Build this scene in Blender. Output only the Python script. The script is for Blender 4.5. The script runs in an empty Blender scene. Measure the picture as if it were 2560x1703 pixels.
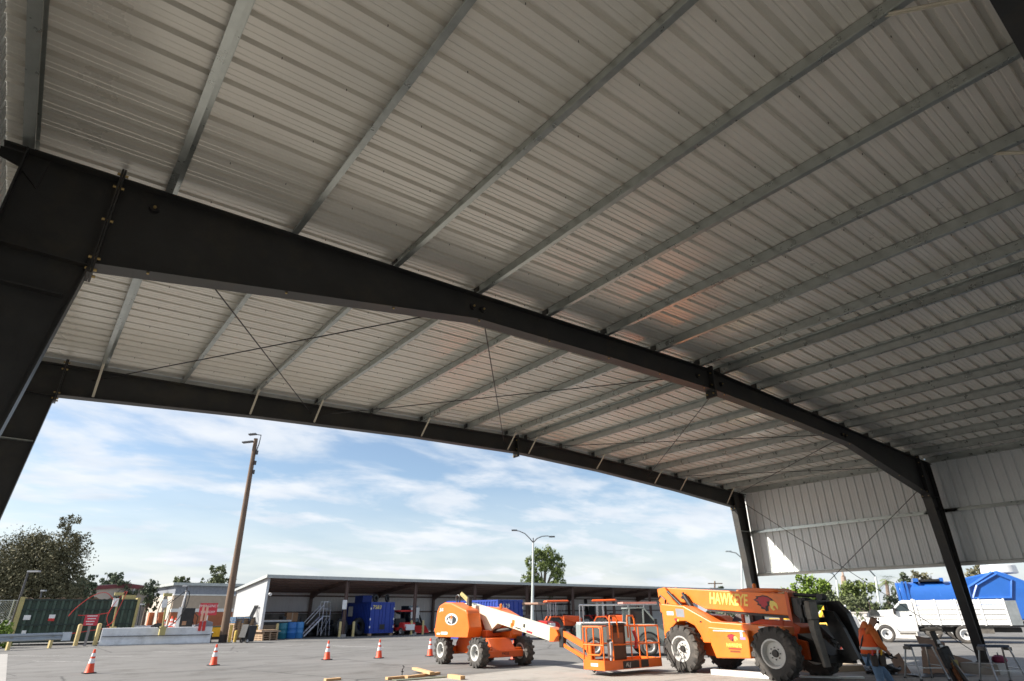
import bpy, math, random
from mathutils import Matrix, Vector
random.seed(7)
SC = bpy.context.scene
COL = SC.collection
R = math.radians

# ------------------------------------------------------------------ camera
CAM = Vector((-12.098, -7.111, 1.75))
YAW, PITCH, ROLL, FPX = 0.66519, 0.43422, -0.00732, 1464.19      # photo pixels (2560 wide)
FW = Vector((math.sin(YAW)*math.cos(PITCH), math.cos(YAW)*math.cos(PITCH), math.sin(PITCH)))
_r0 = Vector((math.cos(YAW), -math.sin(YAW), 0)); _u0 = _r0.cross(FW)
RT = _r0*math.cos(ROLL) + _u0*math.sin(ROLL)
UP = -_r0*math.sin(ROLL) + _u0*math.cos(ROLL)
cam_d = bpy.data.cameras.new('camera'); cam = bpy.data.objects.new('camera', cam_d); COL.objects.link(cam)
cam.matrix_world = Matrix(((RT.x, UP.x, -FW.x, CAM.x), (RT.y, UP.y, -FW.y, CAM.y), (RT.z, UP.z, -FW.z, CAM.z), (0, 0, 0, 1)))
cam_d.sensor_width = 36.0; cam_d.lens = 36.0*FPX/2560.0
cam_d.clip_start = 0.05; cam_d.clip_end = 3000
cam_d.dof.use_dof = True; cam_d.dof.focus_distance = 9.0; cam_d.dof.aperture_fstop = 1.8
SC.camera = cam

# ------------------------------------------------------------------ world, sun, exposure
SUN_EL, SUN_A = R(36), R(30)              # azimuth measured from -x towards +y
w = bpy.data.worlds.new('World'); SC.world = w; w.use_nodes = True
nt = w.node_tree; N = nt.nodes; LK = nt.links
for n in list(N): N.remove(n)
def nd(tree, t, **kw):
    n = tree.nodes.new(t)
    for k, v in kw.items(): setattr(n, k, v)
    return n
out = nd(nt, 'ShaderNodeOutputWorld'); bg = nd(nt, 'ShaderNodeBackground'); bg.inputs[1].default_value = 0.075
sky = nd(nt, 'ShaderNodeTexSky', sky_type='NISHITA'); sky.sun_disc = False
sky.sun_elevation = SUN_EL; sky.sun_rotation = R(-60); sky.altitude = 20; sky.air_density = 1.0; sky.dust_density = 1.2; sky.ozone_density = 1.6
tc = nd(nt, 'ShaderNodeTexCoord'); sp = nd(nt, 'ShaderNodeSeparateXYZ'); LK.new(tc.outputs['Generated'], sp.inputs[0])
def mth(tree, op, a, b=None, clamp=False):
    m = nd(tree, 'ShaderNodeMath', operation=op); m.use_clamp = clamp
    for i, s in enumerate((a, b)):
        if s is None: continue
        if isinstance(s, (int, float)): m.inputs[i].default_value = s
        else: tree.links.new(s, m.inputs[i])
    return m.outputs[0]
zc = mth(nt, 'ADD', mth(nt, 'MAXIMUM', sp.outputs[2], 0.0), 0.17)
cb = nd(nt, 'ShaderNodeCombineXYZ')
LK.new(mth(nt, 'DIVIDE', sp.outputs[0], zc), cb.inputs[0]); LK.new(mth(nt, 'DIVIDE', sp.outputs[1], zc), cb.inputs[1])
mp = nd(nt, 'ShaderNodeMapping'); mp.inputs['Rotation'].default_value = (0, 0, R(38)); mp.inputs['Scale'].default_value = (0.85, 1.25, 1); mp.inputs['Location'].default_value = (3.1, 1.7, 0)
LK.new(cb.outputs[0], mp.inputs[0])
n1 = nd(nt, 'ShaderNodeTexNoise'); n1.inputs['Scale'].default_value = 1.9; n1.inputs['Detail'].default_value = 9; n1.inputs['Roughness'].default_value = 0.56; n1.inputs['Distortion'].default_value = 0.25
LK.new(mp.outputs[0], n1.inputs['Vector'])
rp = nd(nt, 'ShaderNodeValToRGB'); rp.color_ramp.elements[0].position = 0.40; rp.color_ramp.elements[1].position = 0.62
rp.color_ramp.interpolation = 'EASE'
LK.new(n1.outputs[0], rp.inputs[0])
hz = mth(nt, 'MULTIPLY', mth(nt, 'SUBTRACT', 1.0, mth(nt, 'MULTIPLY', mth(nt, 'MAXIMUM', sp.outputs[2], 0.0), 5.0), True), 0.80)
fac = mth(nt, 'MAXIMUM', mth(nt, 'MULTIPLY', rp.outputs[0], 0.88), hz)
n2 = nd(nt, 'ShaderNodeTexNoise'); n2.inputs['Scale'].default_value = 2.6; n2.inputs['Detail'].default_value = 5
LK.new(mp.outputs[0], n2.inputs['Vector'])
cr2 = nd(nt, 'ShaderNodeValToRGB'); cr2.color_ramp.elements[0].position = 0.3; cr2.color_ramp.elements[1].position = 0.62
cr2.color_ramp.elements[0].color = (4.2, 4.7, 5.35, 1); cr2.color_ramp.elements[1].color = (5.7, 5.85, 6.1, 1)
LK.new(n2.outputs[0], cr2.inputs[0])
mx = nd(nt, 'ShaderNodeMix', data_type='RGBA')
LK.new(fac, mx.inputs[0]); LK.new(sky.outputs[0], mx.inputs[6]); LK.new(cr2.outputs[0], mx.inputs[7])
LK.new(mx.outputs[2], bg.inputs[0]); LK.new(bg.outputs[0], out.inputs[0])

sd = bpy.data.lights.new('sun', 'SUN'); sd.energy = 4.2; sd.angle = R(0.6); sd.color = (1.0, 0.93, 0.83)
so = bpy.data.objects.new('sun', sd); COL.objects.link(so)
SDIR = Vector((-math.cos(SUN_A)*math.cos(SUN_EL), math.sin(SUN_A)*math.cos(SUN_EL), math.sin(SUN_EL)))
so.rotation_euler = SDIR.to_track_quat('Z', 'Y').to_euler(); so.location = (-40, 30, 40)
vs = SC.view_settings; vs.view_transform = 'Standard'; vs.look = 'None'; vs.exposure = 1.2; vs.gamma = 1.0; vs.use_curve_mapping = False

# ------------------------------------------------------------------ photo pixel -> place helpers
def ray(px, py): return FW + RT*((px-1280)/FPX) - UP*((py-851.5)/FPX)
def G(px, py, z=0.0):
    d = ray(px, py); return CAM + d*((z-CAM.z)/d.z)
def D(px, py, dist):
    d = ray(px, py); return CAM + d*(dist/math.hypot(d.x, d.y))
def XY(v, z=0.0): return Vector((v.x, v.y, z))

# ------------------------------------------------------------------ materials
MATS = {}
def mat(name, col, rough=0.6, metal=0.0, var=0.12, vscale=3.0, bump=0.0, bscale=30.0, dirt=0.0, dirtcol=(0.08, 0.065, 0.05), dscale=1.2, spec=0.5, coat=0.0, stretch=None):
    if name in MATS: return MATS[name]
    m = bpy.data.materials.new(name); m.use_nodes = True; t = m.node_tree
    b = t.nodes['Principled BSDF']; b.inputs['Roughness'].default_value = rough; b.inputs['Metallic'].default_value = metal
    b.inputs['Specular IOR Level'].default_value = spec; b.inputs['Coat Weight'].default_value = coat
    co = nd(t, 'ShaderNodeTexCoord'); src = co.outputs['Object']
    if stretch:
        mpn = nd(t, 'ShaderNodeMapping'); mpn.inputs['Scale'].default_value = stretch; t.links.new(src, mpn.inputs[0]); src = mpn.outputs[0]
    no = nd(t, 'ShaderNodeTexNoise'); no.inputs['Scale'].default_value = vscale; no.inputs['Detail'].default_value = 6; no.inputs['Roughness'].default_value = 0.65
    t.links.new(src, no.inputs['Vector'])
    cr = nd(t, 'ShaderNodeValToRGB'); e = cr.color_ramp.elements; e[0].position = 0.3; e[1].position = 0.7
    lo = [max(0, c*(1-var)) for c in col]; hi = [min(1, c*(1+var)) for c in col]
    e[0].color = (*lo, 1); e[1].color = (*hi, 1); t.links.new(no.outputs[0], cr.inputs[0])
    cur = cr.outputs[0]
    if dirt > 0:
        n3 = nd(t, 'ShaderNodeTexNoise'); n3.inputs['Scale'].default_value = dscale; n3.inputs['Detail'].default_value = 8; n3.inputs['Roughness'].default_value = 0.7
        t.links.new(src, n3.inputs['Vector'])
        r3 = nd(t, 'ShaderNodeValToRGB'); r3.color_ramp.elements[0].position = 0.5; r3.color_ramp.elements[1].position = 0.72
        t.links.new(n3.outputs[0], r3.inputs[0])
        mxd = nd(t, 'ShaderNodeMix', data_type='RGBA'); t.links.new(mth(t, 'MULTIPLY', r3.outputs[0], dirt), mxd.inputs[0]); t.links.new(cur, mxd.inputs[6]); mxd.inputs[7].default_value = (*dirtcol, 1)
        cur = mxd.outputs[2]
    t.links.new(cur, b.inputs['Base Color'])
    rr = mth(t, 'ADD', mth(t, 'MULTIPLY', no.outputs[0], 0.24), rough-0.12, True); t.links.new(rr, b.inputs['Roughness'])
    if bump > 0:
        nb = nd(t, 'ShaderNodeTexNoise'); nb.inputs['Scale'].default_value = bscale; nb.inputs['Detail'].default_value = 4; t.links.new(src, nb.inputs['Vector'])
        bp = nd(t, 'ShaderNodeBump'); bp.inputs['Strength'].default_value = bump; bp.inputs['Distance'].default_value = 0.02
        t.links.new(nb.outputs[0], bp.inputs['Height']); t.links.new(bp.outputs[0], b.inputs['Normal'])
    MATS[name] = m; return m

M_STEEL = mat('charcoal_primer_steel', (0.030, 0.030, 0.030), 0.5, 0, 0.25, 2.0, 0.05, 40, 0.5, (0.075, 0.063, 0.04), 1.3)
M_ROOF = mat('roof_sheet_underside', (0.80, 0.775, 0.71), 0.32, 0.15, 0.04, 0.7, 0.02, 2.0, 0.12, (0.35, 0.34, 0.3), 0.5, coat=0.5)
M_ROOF.node_tree.nodes['Principled BSDF'].inputs['Coat Roughness'].default_value = 0.22
M_WALLP = mat('wall_sheet_white', (0.83, 0.86, 0.86), 0.36, 0.0, 0.04, 0.8, 0.02, 2.0, 0.1, (0.3, 0.3, 0.28), 0.6)
M_GALV = mat('galvanised_steel', (0.45, 0.48, 0.465), 0.30, 0.7, 0.16, 4.0)
M_CREAM = mat('cream_brace_paint', (0.62, 0.58, 0.48), 0.5)
M_BRASS = mat('zinc_yellow_bolt', (0.45, 0.33, 0.14), 0.4, 0.7)
M_TRIM = mat('white_trim', (0.72, 0.73, 0.70), 0.4)
M_CONC = mat('concrete', (0.34, 0.325, 0.30), 0.85, 0, 0.14, 1.6, 0.25, 40, 0.35, (0.20, 0.19, 0.175), 0.7)
M_WCONC = mat('whitewashed_concrete', (0.66, 0.67, 0.68), 0.8, 0, 0.1, 2.5, 0.2, 30, 0.45, (0.25, 0.24, 0.23), 1.4)
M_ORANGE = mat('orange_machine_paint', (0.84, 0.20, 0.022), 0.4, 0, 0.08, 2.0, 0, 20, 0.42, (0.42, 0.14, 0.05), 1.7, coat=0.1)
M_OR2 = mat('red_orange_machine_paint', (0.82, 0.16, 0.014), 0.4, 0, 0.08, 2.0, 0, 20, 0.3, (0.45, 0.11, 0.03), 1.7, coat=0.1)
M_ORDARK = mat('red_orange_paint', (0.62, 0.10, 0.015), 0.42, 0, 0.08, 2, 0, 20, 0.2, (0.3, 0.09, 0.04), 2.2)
M_BOOM = mat('cream_boom_paint', (0.78, 0.73, 0.56), 0.4, 0, 0.04, 2, 0, 20, 0.12, (0.45, 0.38, 0.25), 2)
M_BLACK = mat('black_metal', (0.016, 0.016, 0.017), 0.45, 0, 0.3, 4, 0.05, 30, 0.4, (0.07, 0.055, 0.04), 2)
M_RUBBER = mat('tyre_rubber', (0.06, 0.056, 0.052), 0.85, 0, 0.25, 6, 0.2, 60, 0.75, (0.19, 0.165, 0.14), 2.2)
M_RIM = mat('grey_rim', (0.55, 0.55, 0.53), 0.45, 0.1, 0.1, 5, 0, 20, 0.25, (0.25, 0.21, 0.17), 4)
M_CHROME = mat('steel_rod', (0.45, 0.46, 0.47), 0.3, 0.9)
M_GREYSTEEL = mat('worn_fork_steel', (0.16, 0.145, 0.125), 0.5, 0.35, 0.3, 5, 0, 20, 0.5, (0.06, 0.05, 0.045), 4)
M_WHITE = mat('white_vehicle_paint', (0.78, 0.78, 0.76), 0.35, 0, 0.03, 2, 0, 20, 0.14, (0.42, 0.4, 0.36), 1.5, coat=0.15)
M_GLASS = mat('dark_window_glass', (0.035, 0.05, 0.055), 0.12, 0, 0.2, 1, spec=0.8)
M_BLUEGLASS = mat('blue_window_glass', (0.06, 0.14, 0.22), 0.1, 0, 0.2, 1, spec=0.8)
M_BLUET = mat('blue_truck_paint', (0.025, 0.12, 0.43), 0.24, 0, 0.06, 2, 0, 20, 0.12, (0.02, 0.05, 0.2), 1.5, coat=0.3)
M_BLUEC = mat('blue_container_paint', (0.012, 0.045, 0.30), 0.5, 0, 0.12, 2, 0, 20, 0.3, (0.05, 0.09, 0.3), 2)
M_GRGREY = mat('sage_grey_paint', (0.30, 0.35, 0.33), 0.35, 0, 0.04, 2, coat=0.2)
M_YEL = mat('bollard_yellow', (0.62, 0.42, 0.09), 0.6, 0, 0.12, 5, 0, 20, 0.3, (0.3, 0.22, 0.1), 5)
M_YELB = mat('machine_yellow', (0.72, 0.42, 0.02), 0.45)
M_CONE = mat('cone_orange', (0.80, 0.075, 0.018), 0.55, 0, 0.06, 8)
M_REFL = mat('reflective_white', (0.80, 0.81, 0.82), 0.4)
M_RED = mat('red_paint', (0.55, 0.03, 0.025), 0.45, 0, 0.08, 4)
M_WOODP = mat('weathered_pole_wood', (0.165, 0.11, 0.075), 0.85, 0, 0.3, 2.0, 0.4, 12, 0.3, (0.07, 0.05, 0.04), 1.5, stretch=(4, 4, 0.4))
M_WOOD = mat('pine_lumber', (0.58, 0.37, 0.19), 0.75, 0, 0.15, 4, 0.1, 20, 0.12, (0.35, 0.2, 0.1), 4)
M_PALLET = mat('pallet_wood', (0.36, 0.25, 0.16), 0.85, 0, 0.25, 4, 0.2, 30, 0.3, (0.16, 0.11, 0.08), 4)
M_PLY = mat('plywood', (0.40, 0.30, 0.22), 0.8, 0, 0.12, 3)
M_BROWN = mat('brown_frame_paint', (0.15, 0.10, 0.085), 0.6, 0, 0.2, 3, 0, 20, 0.3, (0.09, 0.06, 0.05), 3)
M_SHEDM = mat('shed_sheet_metal', (0.44, 0.45, 0.46), 0.5, 0.0, 0.04, 0.5)
M_SHEDBACK = mat('shed_back_sheet', (0.74, 0.72, 0.72), 0.6, 0, 0.06, 1.0)
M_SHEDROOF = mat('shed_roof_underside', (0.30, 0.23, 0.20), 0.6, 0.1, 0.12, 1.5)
M_DGREEN = mat('dark_green_steel', (0.032, 0.06, 0.042), 0.6, 0, 0.25, 3, 0.05, 20, 0.45, (0.07, 0.06, 0.05), 2)
M_KHAKI = mat('khaki_yellow_paint', (0.42, 0.36, 0.15), 0.65, 0, 0.2, 5, 0, 20, 0.3, (0.15, 0.12, 0.06), 5)
M_DARKP = mat('dark_pole_paint', (0.06, 0.06, 0.065), 0.5)
M_PLAST = mat('black_plastic', (0.022, 0.024, 0.027), 0.5)
M_BARREL = mat('blue_plastic', (0.02, 0.14, 0.42), 0.4, 0, 0.1, 4)
M_TEAL = mat('teal_plastic', (0.02, 0.16, 0.22), 0.4, 0, 0.1, 4)
M_GREEN = mat('tractor_green', (0.02, 0.12, 0.035), 0.45)
M_CARD = mat('cardboard', (0.33, 0.225, 0.17), 0.9, 0, 0.12, 5, 0.05, 30)
M_STUCCO = mat('cream_stucco', (0.47, 0.42, 0.365), 0.9, 0, 0.05, 1, 0.05, 30)
M_MAROON = mat('maroon_fascia', (0.15, 0.03, 0.035), 0.5)
M_TANBRICK = mat('tan_block', (0.42, 0.34, 0.26), 0.9, 0, 0.1, 2)
M_REDBRICK = mat('red_brick', (0.38, 0.13, 0.06), 0.9, 0, 0.15, 2)
M_BLUEGREY = mat('blue_grey_siding', (0.24, 0.26, 0.30), 0.5)
M_SIGNRED = mat('sign_red', (0.55, 0.04, 0.06), 0.5)
M_SIGNWHITE = mat('sign_white', (0.75, 0.75, 0.74), 0.5)
M_JEANS = mat('blue_denim', (0.12, 0.20, 0.32), 0.85, 0, 0.2, 12, 0.1, 80)
M_HOOD = mat('orange_hoodie', (0.62, 0.16, 0.035), 0.85, 0, 0.12, 8, 0.15, 20)
M_VEST = mat('safety_vest_orange', (0.85, 0.11, 0.015), 0.7)
M_SILVER = mat('silver_tape', (0.62, 0.64, 0.62), 0.4)
M_SKIN = mat('skin', (0.42, 0.24, 0.16), 0.55)
M_HAT = mat('grey_white_hard_hat', (0.50, 0.50, 0.48), 0.4, 0, 0.1, 6)
M_LEATHER = mat('dark_leather', (0.05, 0.04, 0.033), 0.7)
M_TEXTY = mat('yellow_lettering', (0.90, 0.74, 0.16), 0.45)
M_TEXTK = mat('black_lettering', (0.02, 0.02, 0.02), 0.5)
M_HAWK = mat('hawk_red', (0.42, 0.02, 0.035), 0.45)
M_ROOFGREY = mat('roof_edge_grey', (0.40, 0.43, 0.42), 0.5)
M_GUARD = mat('guard_rail_steel', (0.32, 0.35, 0.38), 0.45, 0.6, 0.12, 3)
M_STRIP = mat('olive_channel', (0.15, 0.16, 0.11), 0.6)

# ------------------------------------------------------------------ mesh builder
class MB:
    def __init__(s): s.v = []; s.f = []; s.M = Matrix.Identity(4)
    def add(s, vs, fs):
        o = len(s.v); s.v += [tuple(s.M @ Vector(p)) for p in vs]; s.f += [tuple(i+o for i in f) for f in fs]; return s
    def box(s, c, d, rz=0.0, rx=0.0, ry=0.0):
        x, y, z = d[0]/2, d[1]/2, d[2]/2
        m = Matrix.Translation(c) @ Matrix.Rotation(rz, 4, 'Z') @ Matrix.Rotation(ry, 4, 'Y') @ Matrix.Rotation(rx, 4, 'X')
        vs = [m @ Vector(p) for p in ((-x,-y,-z),(x,-y,-z),(x,y,-z),(-x,y,-z),(-x,-y,z),(x,-y,z),(x,y,z),(-x,y,z))]
        return s.add(vs, [(0,3,2,1),(4,5,6,7),(0,1,5,4),(1,2,6,5),(2,3,7,6),(3,0,4,7)])
    def bb(s, x0, x1, y0, y1, z0, z1): return s.box(((x0+x1)/2,(y0+y1)/2,(z0+z1)/2),(x1-x0,y1-y0,z1-z0))
    def bar(s, a, b, w, h, up=(0,0,1)):
        a = Vector(a); b = Vector(b); d = (b-a); L = d.length; d.normalize(); u = Vector(up)
        if abs(d.dot(u)) > .99: u = Vector((1,0,0))
        sd_ = d.cross(u).normalized(); u = sd_.cross(d)
        vs = []
        for p in (a, b):
            for i, j in ((-1,-1),(1,-1),(1,1),(-1,1)): vs.append(p + sd_*(i*w/2) + u*(j*h/2))
        return s.add(vs, [(0,1,2,3)[::-1],(4,5,6,7),(0,1,5,4),(1,2,6,5),(2,3,7,6),(3,0,4,7)])
    def cyl(s, a, b, r, r2=None, n=12):
        a = Vector(a); b = Vector(b); r2 = r if r2 is None else r2; d = (b-a).normalized()
        u = Vector((0,0,1)) if abs(d.z) < .9 else Vector((1,0,0)); p = d.cross(u).normalized(); q = d.cross(p)
        vs = [];
        for c, rr in ((a, r), (b, r2)):
            for i in range(n):
                t = 2*math.pi*i/n; vs.append(c + p*(rr*math.cos(t)) + q*(rr*math.sin(t)))
        fs = [(i, (i+1) % n, n+(i+1) % n, n+i) for i in range(n)] + [tuple(range(n))[::-1], tuple(range(n, 2*n))]
        return s.add(vs, fs)
    def tube(s, pts, r, n=8, r2=None, cr=0):
        pts = [Vector(p) for p in pts]; k = 0
        if cr:
            q = [pts[0]]+pts+[pts[-1]]; pts = []
            for i in range(1, len(q)-2):
                for j in range(cr):
                    t = j/cr; a, b, c, d = q[i-1:i+3]; pts.append(.5*((2*b)+(c-a)*t+(2*a-5*b+4*c-d)*t*t+(3*b-a-3*c+d)*t*t*t))
            pts.append(q[-1])
        k = len(pts); vs = []; prev = None
        for i, p in enumerate(pts):
            d = (pts[min(i+1, k-1)] - pts[max(i-1, 0)]).normalized()
            if prev is None: u = Vector((0,0,1)) if abs(d.z) < .9 else Vector((1,0,0)); a = d.cross(u).normalized()
            else: a = (prev - d*prev.dot(d)).normalized()
            prev = a; b = d.cross(a); rr = r if r2 is None else r + (r2-r)*i/(k-1)
            for j in range(n):
                t = 2*math.pi*j/n; vs.append(p + a*(rr*math.cos(t)) + b*(rr*math.sin(t)))
        fs = []
        for i in range(k-1):
            for j in range(n): fs.append((i*n+j, i*n+(j+1) % n, (i+1)*n+(j+1) % n, (i+1)*n+j))
        fs += [tuple(range(n))[::-1], tuple(range((k-1)*n, k*n))]
        return s.add(vs, fs)
    def lathe(s, prof, n=20, axis='Z', c=(0,0,0), close=True):
        c = Vector(c); vs = []; k = len(prof)
        for i in range(n):
            t = 2*math.pi*i/n
            for r, h in prof:
                if axis == 'Z': p = Vector((r*math.cos(t), r*math.sin(t), h))
                elif axis == 'Y': p = Vector((r*math.cos(t), h, r*math.sin(t)))
                else: p = Vector((h, r*math.cos(t), r*math.sin(t)))
                vs.append(c+p)
        fs = []
        for i in range(n):
            j = (i+1) % n
            for q in range(k-1): fs.append((i*k+q, j*k+q, j*k+q+1, i*k+q+1))
        if close:
            fs.append(tuple(i*k for i in range(n))[::-1]); fs.append(tuple(i*k+k-1 for i in range(n)))
        return s.add(vs, fs)
    def prism(s, poly, a, b, plane='xz'):
        """polygon (u,v) extruded between a and b along the remaining axis"""
        n = len(poly); vs = []
        for t in (a, b):
            for u, v in poly:
                vs.append((u, t, v) if plane == 'xz' else ((u, v, t) if plane == 'xy' else (t, u, v)))
        fs = [tuple(range(n)), tuple(range(n, 2*n))[::-1]] + [(i, n+i, n+(i+1) % n, (i+1) % n) for i in range(n)]
        return s.add(vs, fs)
    def mesh(s, name):
        m = bpy.data.meshes.new(name); m.from_pydata(s.v, [], s.f); m.update(); return m
    def obj(s, name, mt, parent=None, smooth=False, bevel=0.0, seg=1, fixn=True):
        me = s.mesh(name)
        if fixn:
            import bmesh
            bm = bmesh.new(); bm.from_mesh(me); bmesh.ops.recalc_face_normals(bm, faces=bm.faces); bm.to_mesh(me); bm.free()
        return link(name, me, mt, parent, smooth, bevel, seg)
def link(name, me, mt, parent=None, smooth=False, bevel=0.0, seg=1):
    if mt is not None and not me.materials: me.materials.append(mt)
    o = bpy.data.objects.new(name, me); COL.objects.link(o); o.parent = parent
    if smooth:
        for p in me.polygons: p.use_smooth = True
        try: me.set_sharp_from_angle(angle=R(38))
        except Exception: pass
    if bevel > 0:
        b = o.modifiers.new('bevel', 'BEVEL'); b.width = bevel; b.segments = seg; b.limit_method = 'ANGLE'; b.angle_limit = R(35)
    return o
def tag(o, label, cat=None, group=None, kind=None):
    if label: o['label'] = label
    if cat: o['category'] = cat
    if group: o['group'] = group
    if kind: o['kind'] = kind
    return o
def thing(name, label, cat, loc=(0,0,0), rz=0.0, group=None):
    o = bpy.data.objects.new(name, None); COL.objects.link(o); o.empty_display_size = 0.2
    o.location = loc; o.rotation_euler = (0, 0, rz); return tag(o, label, cat, group)
def dup(root, loc, rz, label=None, group=None):
    def cp(o, par):
        c = o.copy(); COL.objects.link(c); c.parent = par
        for ch in o.children: cp(ch, c)
        return c
    r = cp(root, None); r.location = loc; r.rotation_euler = (0, 0, rz)
    if label: r['label'] = label
    if group: r['group'] = group
    return r
def text_mesh(txt, size, ext=0.004, shear=0.0, bold=1.0, offset=0.0):
    cu = bpy.data.curves.new('t', 'FONT'); cu.body = txt; cu.size = size; cu.extrude = ext; cu.align_x = 'CENTER'; cu.align_y = 'CENTER'; cu.shear = shear; cu.space_character = bold; cu.offset = offset
    cu.resolution_u = 3
    o = bpy.data.objects.new('t', cu); COL.objects.link(o)
    me = bpy.data.meshes.new_from_object(o.evaluated_get(bpy.context.evaluated_depsgraph_get()))
    bpy.data.objects.remove(o); bpy.data.curves.remove(cu); return me
def text(name, txt, size, mt, parent, loc, rot, ext=0.004, shear=0.0, sx=1.0, offset=0.0, bold=1.0):
    me = text_mesh(txt, size, ext, shear, bold, offset); o = link(name, me, mt, parent); o.location = loc; o.rotation_euler = rot; o.scale = (sx, 1, 1); return o

# ================================================================== SETTING
def ground_mat(name, base, crack=0.5, patch=0.12):
    m = bpy.data.materials.new(name); m.use_nodes = True; t = m.node_tree; b = t.nodes['Principled BSDF']
    co = nd(t, 'ShaderNodeTexCoord'); src = co.outputs['Object']
    def noise(sc, det=6, ro=0.6, st=None):
        v = src
        if st:
            q = nd(t, 'ShaderNodeMapping'); q.inputs['Scale'].default_value = st; t.links.new(src, q.inputs[0]); v = q.outputs[0]
        n = nd(t, 'ShaderNodeTexNoise'); n.inputs['Scale'].default_value = sc; n.inputs['Detail'].default_value = det; n.inputs['Roughness'].default_value = ro; t.links.new(v, n.inputs['Vector']); return n.outputs[0]
    def ramp(v, a, b_, ca, cb_):
        r = nd(t, 'ShaderNodeValToRGB'); e = r.color_ramp.elements; e[0].position = a; e[1].position = b_; e[0].color = (*ca, 1); e[1].color = (*cb_, 1); t.links.new(v, r.inputs[0]); return r.outputs[0]
    def mul(a, b_, f=1.0):
        q = nd(t, 'ShaderNodeMix', data_type='RGBA', blend_type='MULTIPLY'); q.inputs[0].default_value = f; t.links.new(a, q.inputs[6]); t.links.new(b_, q.inputs[7]); return q.outputs[2]
    c = ramp(noise(0.10, 7), 0.35, 0.68, [x*(1-patch) for x in base], [x*(1+patch) for x in base])
    c = mul(c, ramp(noise(60, 3, 0.7), 0.3, 0.7, (0.78,)*3, (1, 1, 1)))
    c = mul(c, ramp(noise(0.55, 8, 0.72), 0.30, 0.48, (0.62, 0.60, 0.57), (1, 1, 1)))           # old stains
    c = mul(c, ramp(noise(0.5, 6, 0.6, (0.25, 2.2, 1)), 0.28, 0.52, (0.76,)*3, (1, 1, 1)))         # tyre wear streaks
    vo = nd(t, 'ShaderNodeTexVoronoi', feature='DISTANCE_TO_EDGE'); vo.inputs['Scale'].default_value = 0.16
    dv = nd(t, 'ShaderNodeMix', data_type='VECTOR'); dn = nd(t, 'ShaderNodeTexNoise'); dn.inputs['Scale'].default_value = 1.2; t.links.new(src, dn.inputs['Vector'])
    dv.inputs[0].default_value = 0.12; t.links.new(src, dv.inputs[4]); t.links.new(dn.outputs['Color'], dv.inputs[5]); t.links.new(dv.outputs[1], vo.inputs['Vector'])
    c = mul(c, ramp(vo.outputs['Distance'], 0.0, 0.006, (1-crack,)*3, (1, 1, 1)))
    t.links.new(c, b.inputs['Base Color']); b.inputs['Roughness'].default_value = 0.88; b.inputs['Specular IOR Level'].default_value = 0.3
    bp = nd(t, 'ShaderNodeBump'); bp.inputs['Strength'].default_value = 0.35; bp.inputs['Distance'].default_value = 0.01; t.links.new(noise(90, 3), bp.inputs['Height']); t.links.new(bp.outputs[0], b.inputs['Normal'])
    return m
M_ASPH = ground_mat('worn_asphalt', (0.195, 0.189, 0.18), 0.6)
M_SLAB = ground_mat('concrete_apron', (0.385, 0.365, 0.335), 0.4, 0.1)
def sheet(name, x0, x1, y0, y1, z, m, label=None):
    b = MB(); b.add([(x0,y0,z),(x1,y0,z),(x1,y1,z),(x0,y1,z)], [(0,1,2,3)]); o = b.obj(name, m, fixn=False); return tag(o, label, kind='structure')
sheet('ground', -700, 900, -500, 1100, 0.0, M_ASPH, 'worn grey asphalt yard')
b = MB(); b.add([(-13.6,-16,.004),(12.6,-16,.004),(12.6,7.2,.004),(9,11.3,.004),(4.9,10.9,.004),(-0.8,10.0,.004),(-13.6,9.4,.004)], [tuple(range(7))])
tag(b.obj('pavement', M_SLAB, fixn=False), 'pale concrete apron under the canopy', kind='structure')
b = MB(); b.add([(-19,17,.004),(-11.65,17,.004),(-11.6,35,.004),(-19,35,.004)], [(0,1,2,3)])
tag(b.obj('path', mat('pale_gutter_concrete', (0.33,0.315,0.295), 0.9, 0, 0.1, 1), fixn=False), 'pale concrete strip at the left edge', kind='structure')
M_LINE = mat('faded_line_paint', (0.42, 0.41, 0.39), 0.85, 0, 0.35, 1.2)
for i, (a, c, wd) in enumerate((((0,1640),(330,1641),.12), ((380,1630),(620,1631),.12), ((830,1615),(960,1619),.14), ((640,1618),(760,1612),.14), ((80,1653),(200,1655),.10))):
    p = G(*a); q = G(*c); d = (q-p).normalized(); n = Vector((-d.y, d.x, 0))*wd/2
    m = MB(); m.add([XY(p+n,.005), XY(q+n,.005), XY(q-n,.005), XY(p-n,.005)], [(0,1,2,3)]); o = m.obj('painted_line', M_LINE, fixn=False); tag(o, 'faded white line on the asphalt', kind='structure')

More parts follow.
